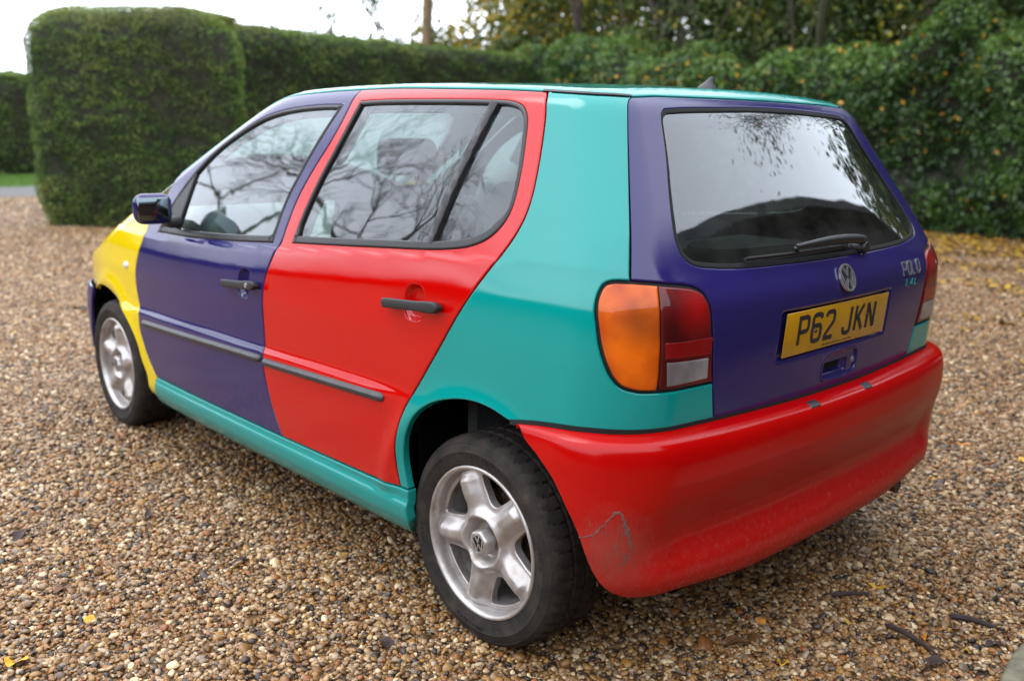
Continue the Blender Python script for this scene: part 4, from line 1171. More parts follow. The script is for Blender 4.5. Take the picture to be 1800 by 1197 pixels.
def leaf_mat(name, stops, rough=.5, transl=.25, spec=.35, brown=0):
    m, nt, b = new_mat(name)
    at = nt.nodes.new('ShaderNodeAttribute'); at.attribute_name = 'tone'
    r = ramp(nt, at.outputs['Fac'], stops)
    if brown:
        tcb = nt.nodes.new('ShaderNodeTexCoord'); mp = nt.nodes.new('ShaderNodeMapping'); mp.inputs['Scale'].default_value = (1, 1, .55); nb = nt.nodes.new('ShaderNodeTexNoise'); nb.inputs['Scale'].default_value = .9; nb.inputs['Detail'].default_value = 4
        lk(nt, tcb.outputs['Object'], mp.inputs[0]); lk(nt, mp.outputs[0], nb.inputs['Vector'])
        rb_ = ramp(nt, nb.outputs[0], [(.52, (0, 0, 0)), (.70, (1, 1, 1))]); r2_ = nt.nodes.new('ShaderNodeMix'); r2_.data_type = 'RGBA'
        lk(nt, math_(nt, 'MULTIPLY', rb_.outputs[0], brown), r2_.inputs[0]); lk(nt, r.outputs[0], r2_.inputs[6]); r2_.inputs[7].default_value = (.060, .048, .018, 1)
        class _R: outputs = [r2_.outputs[2]]
        r = _R
    lk(nt, r.outputs[0], b.inputs['Base Color']); b.inputs['Roughness'].default_value = rough
    b.inputs['Specular IOR Level'].default_value = spec
    tl = nt.nodes.new('ShaderNodeBsdfTranslucent'); lk(nt, r.outputs[0], tl.inputs[0])
    mx = nt.nodes.new('ShaderNodeMixShader'); mx.inputs[0].default_value = transl
    out = nt.nodes['Material Output']; lk(nt, b.outputs[0], mx.inputs[1]); lk(nt, tl.outputs[0], mx.inputs[2]); lk(nt, mx.outputs[0], out.inputs[0])
    return m

def leaves(P, N, size, asp=.5, spread=.8, droop=.0, rng=RNG, fold=.25):
    """one bent four-sided leaf per point"""
    n = len(P); d = rng.normal(size=(n, 3)); d /= np.linalg.norm(d, axis=1, keepdims=True)
    nn = N * (1 - spread) + d * spread; nn /= np.linalg.norm(nn, axis=1, keepdims=True) + 1e-9
    e = rng.normal(size=(n, 3)); e[:, 2] -= droop; t = e - nn * (e * nn).sum(1, keepdims=True); t /= np.linalg.norm(t, axis=1, keepdims=True) + 1e-9
    b = np.cross(nn, t); L = size * rng.uniform(.6, 1.35, n)[:, None]; w = L * asp * .5
    V = np.stack([P - t * L * .5, P + b * w - nn * L * fold * .3, P + t * L * .5 - nn * L * fold * .5, P - b * w - nn * L * fold * .3], 1).reshape(-1, 3)
    return V, np.arange(4 * n).reshape(n, 4)

# ---------------------------------------------------------------- ground
def ground_mat():
    m, nt, b = new_mat('gravel_bed')
    tc = nt.nodes.new('ShaderNodeTexCoord')
    v = nt.nodes.new('ShaderNodeTexVoronoi'); v.inputs['Scale'].default_value = 62; lk(nt, tc.outputs['Object'], v.inputs['Vector'])
    wn_ = nt.nodes.new('ShaderNodeTexWhiteNoise'); wn_.noise_dimensions = '3D'; lk(nt, v.outputs['Position'], wn_.inputs['Vector'])
    r = ramp(nt, wn_.outputs['Value'], PEB)
    edge = ramp(nt, v.outputs['Distance'], [(.30, (1, 1, 1)), (.62, (.45, .40, .34))])
    mm = nt.nodes.new('ShaderNodeMix'); mm.data_type = 'RGBA'; mm.blend_type = 'MULTIPLY'; mm.inputs[0].default_value = 1
    lk(nt, r.outputs[0], mm.inputs[6]); lk(nt, edge.outputs[0], mm.inputs[7])
    n1 = noise(nt, .35, 5, .6); pt = ramp(nt, n1.outputs[0], [(.40, (1.15, 1.1, 1.05)), (.66, (.85, .80, .76))])
    m2 = nt.nodes.new('ShaderNodeMix'); m2.data_type = 'RGBA'; m2.blend_type = 'MULTIPLY'; m2.inputs[0].default_value = 1
    lk(nt, mm.outputs[2], m2.inputs[6]); lk(nt, pt.outputs[0], m2.inputs[7]); lk(nt, m2.outputs[2], b.inputs['Base Color'])
    b.inputs['Roughness'].default_value = .8
    inv_ = math_(nt, 'SUBTRACT', 1.0, v.outputs['Distance']); bump(nt, b, inv_, .8, .012)
    return m
PEB = [(0.0, (0.015, 0.010, 0.007)), (.09, (0.048, 0.029, 0.017)), (.19, (0.128, 0.060, 0.015)), (.29, (0.218, 0.107, 0.029)), (.38, (0.285, 0.150, 0.045)), (.46, (0.162, 0.116, 0.081)), (.54, (0.323, 0.185, 0.062)), (.61, (0.237, 0.077, 0.018)), (.67, (0.342, 0.181, 0.038)), (.74, (0.237, 0.181, 0.126)), (.81, (0.418, 0.258, 0.105)), (.88, (0.380, 0.292, 0.196)), (.94, (0.551, 0.396, 0.210)), (.975, (0.722, 0.568, 0.350)), (1.0, (0.085, 0.069, 0.056))]
def peb_mat():
    m, nt, b = new_mat('pebbles')
    oi = nt.nodes.new('ShaderNodeObjectInfo'); r = ramp(nt, oi.outputs['Random'], PEB)
    n = noise(nt, 1.2, 3, .6, 'Object')
    mm = nt.nodes.new('ShaderNodeMix'); mm.data_type = 'RGBA'; mm.blend_type = 'MULTIPLY'; mm.inputs[0].default_value = .8
    k = ramp(nt, n.outputs[0], [(.3, (.62, .58, .54)), (.65, (1.1, 1.08, 1.05))])
    lk(nt, r.outputs[0], mm.inputs[6]); lk(nt, k.outputs[0], mm.inputs[7]); lk(nt, mm.outputs[2], b.inputs['Base Color'])
    b.inputs['Roughness'].default_value = .42; b.inputs['Specular IOR Level'].default_value = .5
    return m
gx, gy = np.meshgrid(np.concatenate([[-160, -60], np.linspace(-30, 30, 61), [60, 160]]), np.concatenate([[-160, -60], np.linspace(-30, 30, 61), [60, 160]]))
V = np.stack([gx.ravel(), gy.ravel(), 0 * gx.ravel()], 1); w = gx.shape[1]
Q = np.array([(i * w + k, i * w + k + 1, (i + 1) * w + k + 1, (i + 1) * w + k) for i in range(w - 1) for k in range(w - 1)])
tag(fast_mesh('ground', V, Q, ground_mat()), kind='structure')

# pebbles: geometry-node points, thick near the camera
FWD = np.array([CF.x, CF.y]); FWD /= np.linalg.norm(FWD); RGT = np.array([FWD[1], -FWD[0]]); C2 = np.array([CP.x, CP.y])
def pebble_points():
    pts = []; sc = []
    for d0, d1, dens, s in ((.9, 3.4, 13500, .0061), (3.4, 5.5, 8800, .0068), (5.5, 8.5, 4200, .0075), (8.5, 13.5, 1500, .0095), (13.5, 19, 600, .014)):
        A = (d1 ** 2 - d0 ** 2) * .5 * 1.34 ; n = int(A * dens)
        r = np.sqrt(RNG.uniform(d0 ** 2, d1 ** 2, n)); a = RNG.uniform(-.67, .67, n)
        p = C2 + np.outer(r * np.cos(a), FWD) + np.outer(r * np.sin(a), RGT)
        ok = ~((p[:, 0] > .1) & (p[:, 0] < 2.3) & (p[:, 1] > -.35) & (p[:, 1] < .9))
        ok &= ~((p[:, 1] > 10.9)) & ~(p[:, 0] < -13.3 - .076 * p[:, 1]) & ~(p[:, 0] > 3.40)
        p = p[ok]; n = len(p)
        z = RNG.uniform(-.006, .009, n) + .006 * (nz(np.c_[p, 0 * p[:, 0]], 3.0) - .5)
        pts.append(np.c_[p, z]); q = s * np.exp(RNG.normal(0, .30, n)); q[RNG.random(n) < .008] *= 1.5; sc.append(q)
    return np.concatenate(pts), np.concatenate(sc)
PP, SC = pebble_points()
pm = peb_mat(); pcol = bpy.data.collections.new('pebble_shapes')
for i in range(7):
    bm = bmesh.new(); bmesh.ops.create_icosphere(bm, subdivisions=2 if i < 7 else 1, radius=1); rr = random.Random(i)
    ax = (rr.uniform(.9, 1.5), rr.uniform(.75, 1.05), rr.uniform(.45, .75))
    for v in bm.verts:
        k = 1 + .26 * (mn.noise(v.co * 1.3 + Vector((i * 9.1, 0, 0))))
        v.co = Vector((v.co.x * ax[0], v.co.y * ax[1], v.co.z * ax[2])) * k
    me = bpy.data.meshes.new('pebble'); bm.to_mesh(me); bm.free(); me.materials.append(pm); me.polygons.foreach_set('use_smooth', [True] * len(me.polygons))
    pcol.objects.link(bpy.data.objects.new('pebble', me))
pme = bpy.data.meshes.new('gravel'); pme.vertices.add(len(PP)); pme.vertices.foreach_set('co', PP.astype(np.float32).ravel())
a = pme.attributes.new('sc', 'FLOAT', 'POINT'); a.data.foreach_set('value', SC.astype(np.float32)); pme.update()
gravel = link(bpy.data.objects.new('gravel', pme)); tag(gravel, 'loose tan, brown and cream gravel stones covering the drive', 'gravel', kind='stuff')
ng = bpy.data.node_groups.new('scatter_pebbles', 'GeometryNodeTree')
ng.interface.new_socket('Geometry', in_out='INPUT', socket_type='NodeSocketGeometry'); ng.interface.new_socket('Geometry', in_out='OUTPUT', socket_type='NodeSocketGeometry')
gi = ng.nodes.new('NodeGroupInput'); go = ng.nodes.new('NodeGroupOutput'); ip = ng.nodes.new('GeometryNodeInstanceOnPoints'); ci = ng.nodes.new('GeometryNodeCollectionInfo')
ci.inputs['Collection'].default_value = pcol; ci.inputs['Separate Children'].default_value = True; ci.inputs['Reset Children'].default_value = True
rv = ng.nodes.new('FunctionNodeRandomValue'); rv.data_type = 'FLOAT_VECTOR'; rv.inputs[0].default_value = (-.6, -.6, 0); rv.inputs[1].default_value = (.6, .6, 6.283)
na = ng.nodes.new('GeometryNodeInputNamedAttribute'); na.data_type = 'FLOAT'; na.inputs['Name'].default_value = 'sc'
m2p = ng.nodes.new('GeometryNodeMeshToPoints')
ng.links.new(gi.outputs[0], m2p.inputs['Mesh']); ng.links.new(m2p.outputs[0], ip.inputs['Points']); ng.links.new(ci.outputs[0], ip.inputs['Instance'])
ip.inputs['Pick Instance'].default_value = True
ng.links.new(rv.outputs[0], ip.inputs['Rotation']); ng.links.new(na.outputs['Attribute'], ip.inputs['Scale']); ng.links.new(ip.outputs[0], go.inputs[0])
md = gravel.modifiers.new('scatter', 'NODES'); md.node_group = ng

# road and grass verge at the far left
def sheet(name, pts, z, mat, kind='structure'):
    V = [(x, y, z) for x, y in pts]; return tag(mesh_obj(name, V, [tuple(range(len(V)))], mat, smooth=False), kind=kind)
asph = plain('asphalt', (.11, .105, .105), .9, nscale=30, namp=.2, bumps=.4)
sheet('road', [(-13.0, -9), (-15.2, -9), (-17.0, 12), (-14.6, 12)], .004, asph)
sheet('verge', [(-15.2, -9), (-30, -9), (-30, 12), (-17.0, 12)], .004, plain('turf', (.05, .09, .02), .9, nscale=6, namp=.3))
gp = np.c_[RNG.uniform(-20.5, -15.3, 22000), RNG.uniform(0, 7, 22000), np.full(22000, .03)]
gp = gp[gp[:, 0] < -15.3 - (gp[:, 1] + 9) * .0857 + 0]
gm = leaf_mat('grass_blades', [(0, (.06, .14, .018)), (.6, (.10, .22, .03)), (1, (.20, .26, .06))], .6, .3)
Vg, Qg = leaves(gp, np.tile([[.7, -.3, .1]], (len(gp), 1)), .09, .12, .5); tag(fast_mesh('grass', Vg, Qg, gm, tone=RNG.random(len(Qg))), 'mown green grass verge beyond the road at the far left', 'grass', kind='stuff')

# ---------------------------------------------------------------- hedges
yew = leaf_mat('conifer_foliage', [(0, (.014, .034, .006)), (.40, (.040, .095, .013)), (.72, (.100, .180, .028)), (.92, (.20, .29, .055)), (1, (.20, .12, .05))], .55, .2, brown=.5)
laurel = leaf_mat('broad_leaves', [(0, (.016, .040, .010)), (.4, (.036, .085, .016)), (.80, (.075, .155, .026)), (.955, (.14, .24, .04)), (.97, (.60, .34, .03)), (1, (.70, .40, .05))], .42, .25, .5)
core_m = plain('twig_mass', (.018, .018, .009), .95, nscale=8, namp=.5)
def rpoly(pts, r, n=6):
    P = np.asarray(pts, float); out = []
    for i in range(len(P)):
        a, b, c = P[i - 1], P[i], P[(i + 1) % len(P)]; u = (a - b) / np.linalg.norm(a - b); v = (c - b) / np.linalg.norm(c - b)
        p0, p1 = b + u * r, b + v * r
        for t in np.linspace(0, 1, n): out.append((1 - t) ** 2 * p0 + 2 * t * (1 - t) * b + t * t * p1)
    return np.array(out)
def hedge(name, plan, H, r_top, label, dens, size, mat, lump=.10, lscale=1.6, asp=.35, closed=True, seed=1, flare=0.0, hvar=None, tone0=0, cat='hedge', keep=None, zstretch=3.0, droop=.6, top=1.2, spread=.75, split=None):
    """a solid clipped or overgrown hedge: walls that roll over into the top, leaves over a dark twiggy body"""
    root = tag(empty(name, (float(np.mean([p[0] for p in plan])), float(np.mean([p[1] for p in plan])), 0)), label, cat)
    P = resamp(plan, .12, closed); n = len(P)
    T = (np.roll(P, -1, 0) - np.roll(P, 1, 0)) if closed else np.gradient(P, axis=0)
    T /= np.linalg.norm(T, axis=1, keepdims=True); O = np.stack([T[:, 1], -T[:, 0]], 1)     # outward for CCW
    seg = np.linalg.norm(np.diff(np.vstack([P, P[:1]]) if closed else P, axis=0), axis=1); cum = np.concatenate([[0], np.cumsum(seg)]); Ltot = cum[-1]
    def surf(t, h, off):
        i = np.clip(np.searchsorted(cum, t, 'right') - 1, 0, len(seg) - 1); f = (t - cum[i]) / seg[i]; j = (i + 1) % n
        p = P[i] * (1 - f)[:, None] + P[j] * f[:, None]; o = O[i] * (1 - f)[:, None] + O[j] * f[:, None]; o /= np.linalg.norm(o, axis=1, keepdims=True)
        Ht = H if hvar is None else H + hvar(p[:, 0], p[:, 1])
        hs = Ht - r_top; arc = r_top * pi / 2
        a = np.clip((h - hs) / r_top, 0, pi / 2); run = np.maximum(h - hs - arc, 0)
        z = np.where(h < hs, h, hs + r_top * np.sin(a)); ins = r_top * (1 - np.cos(a)) + run
        nrm = np.c_[o * np.cos(a)[:, None], np.sin(a)]
        q = np.c_[p - o * ins[:, None] + o * (flare * (1 - z / H) ** 2)[:, None], z]
        k = nz(q * [1, 1, zstretch], lscale, seed) - .5
        under = -.12 * sst(.45, 0, z)
        return q + nrm * (off + lump * 2 * k + under)[:, None], nrm, k
    Hm = H + (.7 if hvar is not None and mat is not yew else 0); tot = Hm + top
    # body
    nt_ = max(8, int(Ltot / .22)); nh = max(8, int(tot / .22)); tt, hh = np.meshgrid(np.linspace(0, Ltot * .9999, nt_), np.linspace(0, tot, nh))
    q, _, _ = surf(tt.ravel(), hh.ravel(), -.03 if mat is yew else -.10)
    Q = np.array([(i * nt_ + k, i * nt_ + k + 1, (i + 1) * nt_ + k + 1, (i + 1) * nt_ + k) for i in range(nh - 1) for k in range(nt_ - 1)])
    fast_mesh('twig_mass', q, Q, core_m, root, smooth=True).location = (-root.location.x, -root.location.y, 0)
    N_ = int(Ltot * tot * dens); t = RNG.uniform(0, Ltot * .9999, N_); h = RNG.uniform(.02, tot, N_)
    q, nr, k = surf(t, h, 0); dep = RNG.exponential(.045, N_); q = q - nr * (dep - .03)[:, None]
    if keep is not None:
        m_ = keep(q); q, nr, k, dep = q[m_], nr[m_], k[m_], dep[m_]
    k2 = nz(q * [1, 1, zstretch], 5.5, seed + 3) - .5
    m_ = RNG.random(len(q)) < np.clip(.85 + 3.0 * k2, .10, 1); q, nr, k, dep, k2 = q[m_], nr[m_], k[m_], dep[m_], k2[m_]
    Vl, Ql = leaves(q, nr, size, asp, spread, droop)
    tn = np.clip(.42 + .9 * k + 1.0 * k2 + RNG.normal(0, .17, len(q)) + tone0 + .34 * np.clip(nr[:, 2], 0, 1) ** .7, 0, .95)  # hollows darker; light on the rolled tops is put into the leaf tone
    rare = RNG.random(len(q)) < (.012 if mat is laurel else .004); tn = np.where(rare, .99, tn)
    if split is not None: tn = split(q, tn)
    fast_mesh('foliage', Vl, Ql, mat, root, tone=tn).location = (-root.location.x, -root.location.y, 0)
    return root
# block at the drive end: rounded front corners
B0 = rpoly([(-8.75, 1.45), (-6.62, 3.28), (-8.05, 4.10), (-9.95, 2.95)], .45)
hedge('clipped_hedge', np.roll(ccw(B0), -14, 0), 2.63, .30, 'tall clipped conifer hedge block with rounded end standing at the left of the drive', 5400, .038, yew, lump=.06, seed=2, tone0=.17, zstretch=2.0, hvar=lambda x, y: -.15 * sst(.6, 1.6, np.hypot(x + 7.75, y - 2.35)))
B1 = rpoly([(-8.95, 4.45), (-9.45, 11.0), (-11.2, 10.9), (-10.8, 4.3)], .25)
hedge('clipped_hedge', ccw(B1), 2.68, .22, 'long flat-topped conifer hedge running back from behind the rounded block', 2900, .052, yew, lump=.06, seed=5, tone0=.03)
B2 = rpoly([(-19.5, -3.0), (-21.5, 9.0), (-23.0, 9.0), (-21.0, -3.0)], .3)
hedge('clipped_hedge', ccw(B2), 2.35, .35, 'lower hedge beyond the road and grass verge at the far left edge', 1100, .085, yew, lump=.16, seed=9, tone0=.06, zstretch=3)
B3 = np.array([(-17.6, -27), (-18.8, -12), (-19.4, -3.2)])
hedge('boundary_hedge', B3, 2.5, .4, 'loose hedge beyond the road, out of the picture past the far left edge', 160, .18, yew, lump=.25, closed=False, seed=19, top=.8, tone0=.05)
# overgrown bank of ivy and laurel across the back right
def bank_h(x, y): return .8 * (nz(np.c_[x, y, 0 * x], .75, 4) - .5) * 2 + np.interp(x, [-10, -7, -5, -3, -1, .3, 2, 4], [-.05, -.05, -.10, -.10, .0, .25, 2.1, 2.3])
def ysplit(q, tn):
    r = RNG.random(len(q)); high = np.clip((q[:, 2] - 1.0) / 1.6, 0, 1) * np.clip((1.5 - q[:, 0]) / 4, .12, 1)
    return np.where(r < .045 * high * (nz(q, 2.2, 8) > .5), .985, tn)
BK = np.array([(3.9, 10.8), (3, 10.75), (1, 10.75), (-1, 10.7), (-3, 10.75), (-5, 10.8), (-7, 10.75), (-9, 10.9), (-11.5, 11.6)])[::-1]
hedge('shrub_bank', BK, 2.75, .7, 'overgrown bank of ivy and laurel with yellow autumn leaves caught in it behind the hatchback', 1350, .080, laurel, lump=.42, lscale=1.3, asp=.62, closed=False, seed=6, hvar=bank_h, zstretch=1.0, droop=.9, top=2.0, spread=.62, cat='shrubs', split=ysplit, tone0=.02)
# hedges behind the camera that the paint and glass mirror
BL = np.array([(-26, -15.5), (-14, -16.5), (0, -17), (12, -16.5)])
hedge('boundary_hedge', BL, 3.3, .5, 'dark hedge across the far side of the drive, seen only mirrored in the paint', 120, .22, yew, lump=.3, closed=False, seed=12, top=.8)

# ---------------------------------------------------------------- trees
bark = plain('bark', (.060, .045, .032), .95, nscale=9, namp=.5, bumps=.6, bscale=30)
ivybark = plain('ivy_bark', (.045, .050, .022), .95, nscale=9, namp=.5)
palebark = plain('pale_yellow_bark', (.17, .12, .06), .9, nscale=14, namp=.45)
def grow(mb, p, d, L, r, lev, rr, ends, curve=.25, maxl=4, split=(2, 3), up=.12, sides=None, shrink=.68):
    n = 5 if lev < 2 else 4; pts = [p.copy()]; q = p.copy(); dd = d.copy()
    for i in range(n):
        dd = dd + np.array([rr.gauss(0, curve * .4), rr.gauss(0, curve * .4), rr.gauss(0, curve * .3) + up * .3]); dd /= np.linalg.norm(dd); q = q + dd * L / n; pts.append(q.copy())
        if lev >= 2: ends.append((q.copy(), dd.copy(), lev))
    sd = sides or (8 if lev == 0 else 5 if lev < 3 else 3)
    mb.tube(pts, np.linspace(r, r * .62, n + 1), sd, False)
    if lev >= maxl: return
    k = rr.randint(*split)
    for j in range(k):
        a = rr.uniform(.3, .75) * (1 if j else .5); ph = rr.uniform(0, 2 * pi)
        s1 = np.cross(dd, [0.3, .2, 1.0]); s1 /= np.linalg.norm(s1) + 1e-9; s2 = np.cross(dd, s1)
        nd = dd * cos(a) + (s1 * cos(ph) + s2 * sin(ph)) * sin(a)
        st = pts[-1] if j < 2 else pts[rr.randint(2, n - 1)]
        grow(mb, st, nd / np.linalg.norm(nd), L * rr.uniform(shrink - .1, shrink + .12), r * (.60 if maxl < 6 else .55), lev + 1, rr, ends, curve, maxl, split, up, sides, shrink)
def tree(name, x, y, h, seed, label, cat='tree', mat=None, leafn=2600, lsize=.085, lspread=.35, tones=(.3, .9), trunk_r=.10, maxl=4, barkm=None, group=None, lean=(0, 0), low=None, split=(2, 3), L0=.42, zmin=0, up=.12, curve=.25):
    rr = random.Random(seed); root = empty(name, (x, y, 0)); tag(root, label, cat, group); mb = MB(); ends = []
    d = np.array([lean[0], lean[1], 1.0]); d /= np.linalg.norm(d)
    grow(mb, np.array([0, 0, -.05]), d, h * L0, trunk_r, 0, rr, ends, curve, maxl=maxl, split=split, up=up)
    mb.build('trunk', barkm or bark, root)
    if leafn and ends:
        E_ = np.array([e[0] for e in ends]); i = RNG.integers(0, len(E_), leafn); Pq = E_[i] + RNG.normal(0, lspread, (leafn, 3)) * [1, 1, .8]
        if low is not None:
            m_ = int(leafn * low[0]); Pl = np.c_[RNG.normal(0, low[2], m_), RNG.normal(0, low[2] * .7, m_), 2.1 + (low[1] - 2.1) * RNG.beta(1.1, 1.3, m_)]; Pq = np.concatenate([Pq, Pl])
        Pq = Pq[Pq[:, 2] > zmin]
        kk = nz(Pq, 2.0, seed); m_ = RNG.random(len(Pq)) < np.clip(.2 + 2.2 * (kk - .32), .05, 1); Pq = Pq[m_]; kk = kk[m_]
        Vl, Ql = leaves(Pq, np.tile([[0, 0, 1.]], (len(Pq), 1)), lsize, .6, .85, .5)
        tn = np.clip(tones[0] + (tones[1] - tones[0]) * (RNG.random(len(Pq)) * .7 + kk * .3), 0, 1)
        fast_mesh('crown', Vl, Ql, mat, root, tone=tn)
    return root
autumn = leaf_mat('autumn_leaves', [(0, (.030, .055, .012)), (.35, (.09, .14, .02)), (.6, (.30, .27, .03)), (.85, (.52, .34, .03)), (1, (.40, .17, .03))], .5, .35)
greenl = leaf_mat('green_tree_leaves', [(0, (.018, .032, .010)), (.5, (.045, .080, .018)), (.85, (.10, .14, .03)), (1, (.38, .24, .03))], .5, .3)
tree('slim_tree', -14.6, 12.3, 12, 3, 'slim pale-trunked tree standing straight up behind the far end of the flat-topped hedge', mat=autumn, leafn=500, barkm=palebark, trunk_r=.16, tones=(.4, .9), maxl=3, curve=.03, L0=.6, up=.02)
tree('wispy_tree', -19.0, 12.5, 7.6, 14, 'thin wispy sapling with few green leaves showing over the flat-topped hedge', mat=greenl, leafn=1500, trunk_r=.07, maxl=4, lsize=.12, lspread=.25, tones=(.4, .8), low=(1.2, 6.0, .75))
tree('wispy_tree', -21.0, 12.5, 7.6, 15, 'nearly bare sapling leftmost above the flat-topped hedge', mat=greenl, leafn=260, trunk_r=.06, maxl=4, lsize=.10, tones=(.4, .8), low=(1.2, 6.0, .75))
tree('wispy_tree', -16.6, 13.0, 6.4, 16, 'low bushy sapling just left of the slim pale trunk', mat=greenl, leafn=1600, trunk_r=.06, maxl=4, lsize=.11, lspread=.3, tones=(.3, .9), low=(1.2, 6.0, .75))
TD = [(-13.2, 13.6, 8, 21, autumn, 2600, .42, .95, .09, 'leaning tree with a few yellow leaves right of the slim pale trunk', bark, (.16, 0), (.5, 4.4, .9)),
      (-11.2, 13.2, 7, 22, autumn, 3600, .50, 1.0, .09, 'tree with the brightest yellow crown, above the end of the flat-topped hedge', bark, (0, 0), (1.0, 5.2, .8)),
      (-10.0, 12.8, 8, 23, greenl, 3000, .2, .95, .10, 'dark-trunked tree right of the bright yellow crown', bark, (-.05, 0), (.9, 4.4, .8)),
      (-8.5, 12.6, 8, 24, autumn, 2400, .15, .80, .12, 'forked dark tree above the turquoise roof', bark, (.05, 0), (.5, 5.0, .9)),
      (-7.2, 13.0, 8, 25, greenl, 3600, .25, 1.0, .09, 'leafy tree rising from the bank over the violet tailgate', ivybark, (0, 0), (1.3, 4.8, 1.0)),
      (-5.3, 12.6, 8, 26, greenl, 4200, .2, 1.0, .10, 'bushy green tree with yellow tips above the roof aerial', ivybark, (.04, 0), (1.4, 4.8, 1.0)),
      (-3.7, 12.2, 9, 27, greenl, 2600, .05, .7, .14, 'thick ivy-covered trunk right of the aerial', ivybark, (0, 0), (1.6, 4.9, .30)),
      (-2.7, 12.2, 9, 28, autumn, 2200, .2, .75, .08, 'pale trunk with thin yellow foliage right of the thick ivy-covered one', palebark, (.03, 0), (1.2, 4.6, .55)),
      (-1.6, 12.1, 9, 29, greenl, 3600, .05, .8, .10, 'dark trunk near the right edge, second from the edge', bark, (-.04, 0), (1.6, 4.8, .8)),
      (-.4, 12.0, 9, 30, greenl, 4000, .05, .8, .11, 'dark leafy tree at the right edge of the picture', ivybark, (0, 0), (1.8, 5.0, .9))]
for x, y, h, sd_, mt, ln, t0, t1, tr, lb, bk, le, lo_ in TD:
    tree('tree', x, y, h, sd_, lb, mat=mt, leafn=ln, tones=(t0, t1), trunk_r=tr, barkm=bk, lean=le, low=lo_, lsize=.10, lspread=.40, maxl=4)
wood_m = leaf_mat('woodland_leaves', [(0, (.018, .032, .010)), (.30, (.040, .070, .016)), (.55, (.095, .13, .026)), (.74, (.22, .21, .035)), (1, (.48, .34, .035))], .55, .3)
# tangle of undergrowth further back
n_ = 90000; q = np.c_[RNG.uniform(-15.8, 5, n_), RNG.uniform(12.3, 16.5, n_), 1.6 + 5.0 * RNG.beta(1.0, 1.8, n_)]
k = nz(q * [1, .5, .5], .85, 3); d_ = np.interp(q[:, 0], [-15.5, -13.5, -10.5, -8.5, -5, -2], [-.11, -.01, .06, .11, .15, .17]); m_ = RNG.random(n_) < np.clip((k - .43 + d_ - .022 * (q[:, 2] - 3)) * 14, 0, 1); q = q[m_]
Vl, Ql = leaves(q, np.tile([[0, -1., 0]], (len(q), 1)), .19, .6, .7, .5); wd = fast_mesh('woodland', Vl, Ql, wood_m, tone=np.clip(RNG.random(len(q)) * .40 + (nz(q * [1, .5, 1], .9, 6) - .38) * 1.9, 0, 1)); tag(wd, 'tangled dark woodland undergrowth behind the row of trees', 'woodland', kind='stuff')
mb = MB(); rr = random.Random(8)
for i in range(70):
    x = rr.uniform(-9, 1); y = rr.uniform(11.8, 13.2); z0 = rr.uniform(1.8, 3); L = rr.uniform(1.5, 4); dx, dy = rr.gauss(0, .25), rr.gauss(0, .1)
    mb.tube([(x, y, z0), (x + dx * L * .5 + rr.gauss(0, .15), y, z0 + L * .5), (x + dx * L, y + dy, z0 + L)], [.020, .015, .006], 4, False)
tw = mb.build('bare_stems', plain('grey_stems', (.065, .052, .035), .9)); tag(tw, 'thin bare stems tangled among the trees on the bank', 'stems', kind='stuff')
# trees behind the camera, mirrored in the windows and doors
tree('bare_tree', -7.4, -6.4, 9.5, 41, 'leafless spreading tree mirrored in the side windows of the hatchback', leafn=0, trunk_r=.13, maxl=7, split=(3, 4), L0=.26, up=.04)
tree('bare_tree', -13.5, -7.0, 11, 42, 'smaller leafless tree mirrored in the front side window', leafn=0, trunk_r=.13, maxl=6, split=(3, 3), L0=.30)
tree('leafy_tree', 2.6, 12.6, 8.4, 43, 'leafy tree right of the picture, mirrored in the rear window', mat=greenl, leafn=60000, lsize=.085, lspread=.50, tones=(.1, .6), trunk_r=.16, maxl=5, low=(.5, 5.0, 1.1))

# dark boarded barn to the right of the camera, which the tailgate and bumper mirror
ga = tag(empty('barn', (7.4, 5.6, 0)), 'dark boarded barn right of the picture, seen only mirrored in the tailgate', 'barn')
bd = plain('dark_boards', (.030, .026, .022), .85, nscale=5, namp=.4)
SEC = [(.02, 0), (.02, 2.5), (7.6, 3.45), (11.3, 2.9), (11.3, 0)]
def prism(x0, x1, sec, mb):
    n = len(sec); V = [(x0 - 7.4, y - 5.6, z) for y, z in sec] + [(x1 - 7.4, y - 5.6, z) for y, z in sec]
    mb.add(V, [tuple(range(n))[::-1], tuple(range(n, 2 * n))] + [(i, (i + 1) % n, n + (i + 1) % n, n + i) for i in range(n)])
mb = MB(); prism(4.36, 11, SEC, mb); mb.build('wall', bd, ga, smooth=False)
for q in range(28):
    y0 = .02 + q * .403; zt_ = float(np.interp(y0 + .2, [.02, 7.6, 11.3], [2.5, 3.45, 2.9])) - .03
    mb = MB(); mb.box((4.345 - 7.4, y0 + .2 - 5.6, zt_ / 2), (.028, .385, zt_)); mb.build('board', bd, ga, smooth=False)
mb = MB(); prism(4.15, 11.2, [(-.12, 2.46), (-.12, 2.56), (7.6, 3.57), (11.6, 2.98), (11.6, 2.86), (7.6, 3.46)], mb); mb.build('roof', plain('slate_roof', (.05, .05, .055), .7), ga, smooth=False)
ho = tag(empty('bungalow', (9.6, -4.2, 0)), 'low brick bungalow behind the camera, seen only mirrored in the rear paint', 'house')
br = plain('dull_brick', (.10, .05, .035), .9, nscale=12, namp=.3)
mb = MB(); mb.box((0, 0, 1.25), (6.0, 9.4, 2.5)); mb.build('wall', br, ho, smooth=False)
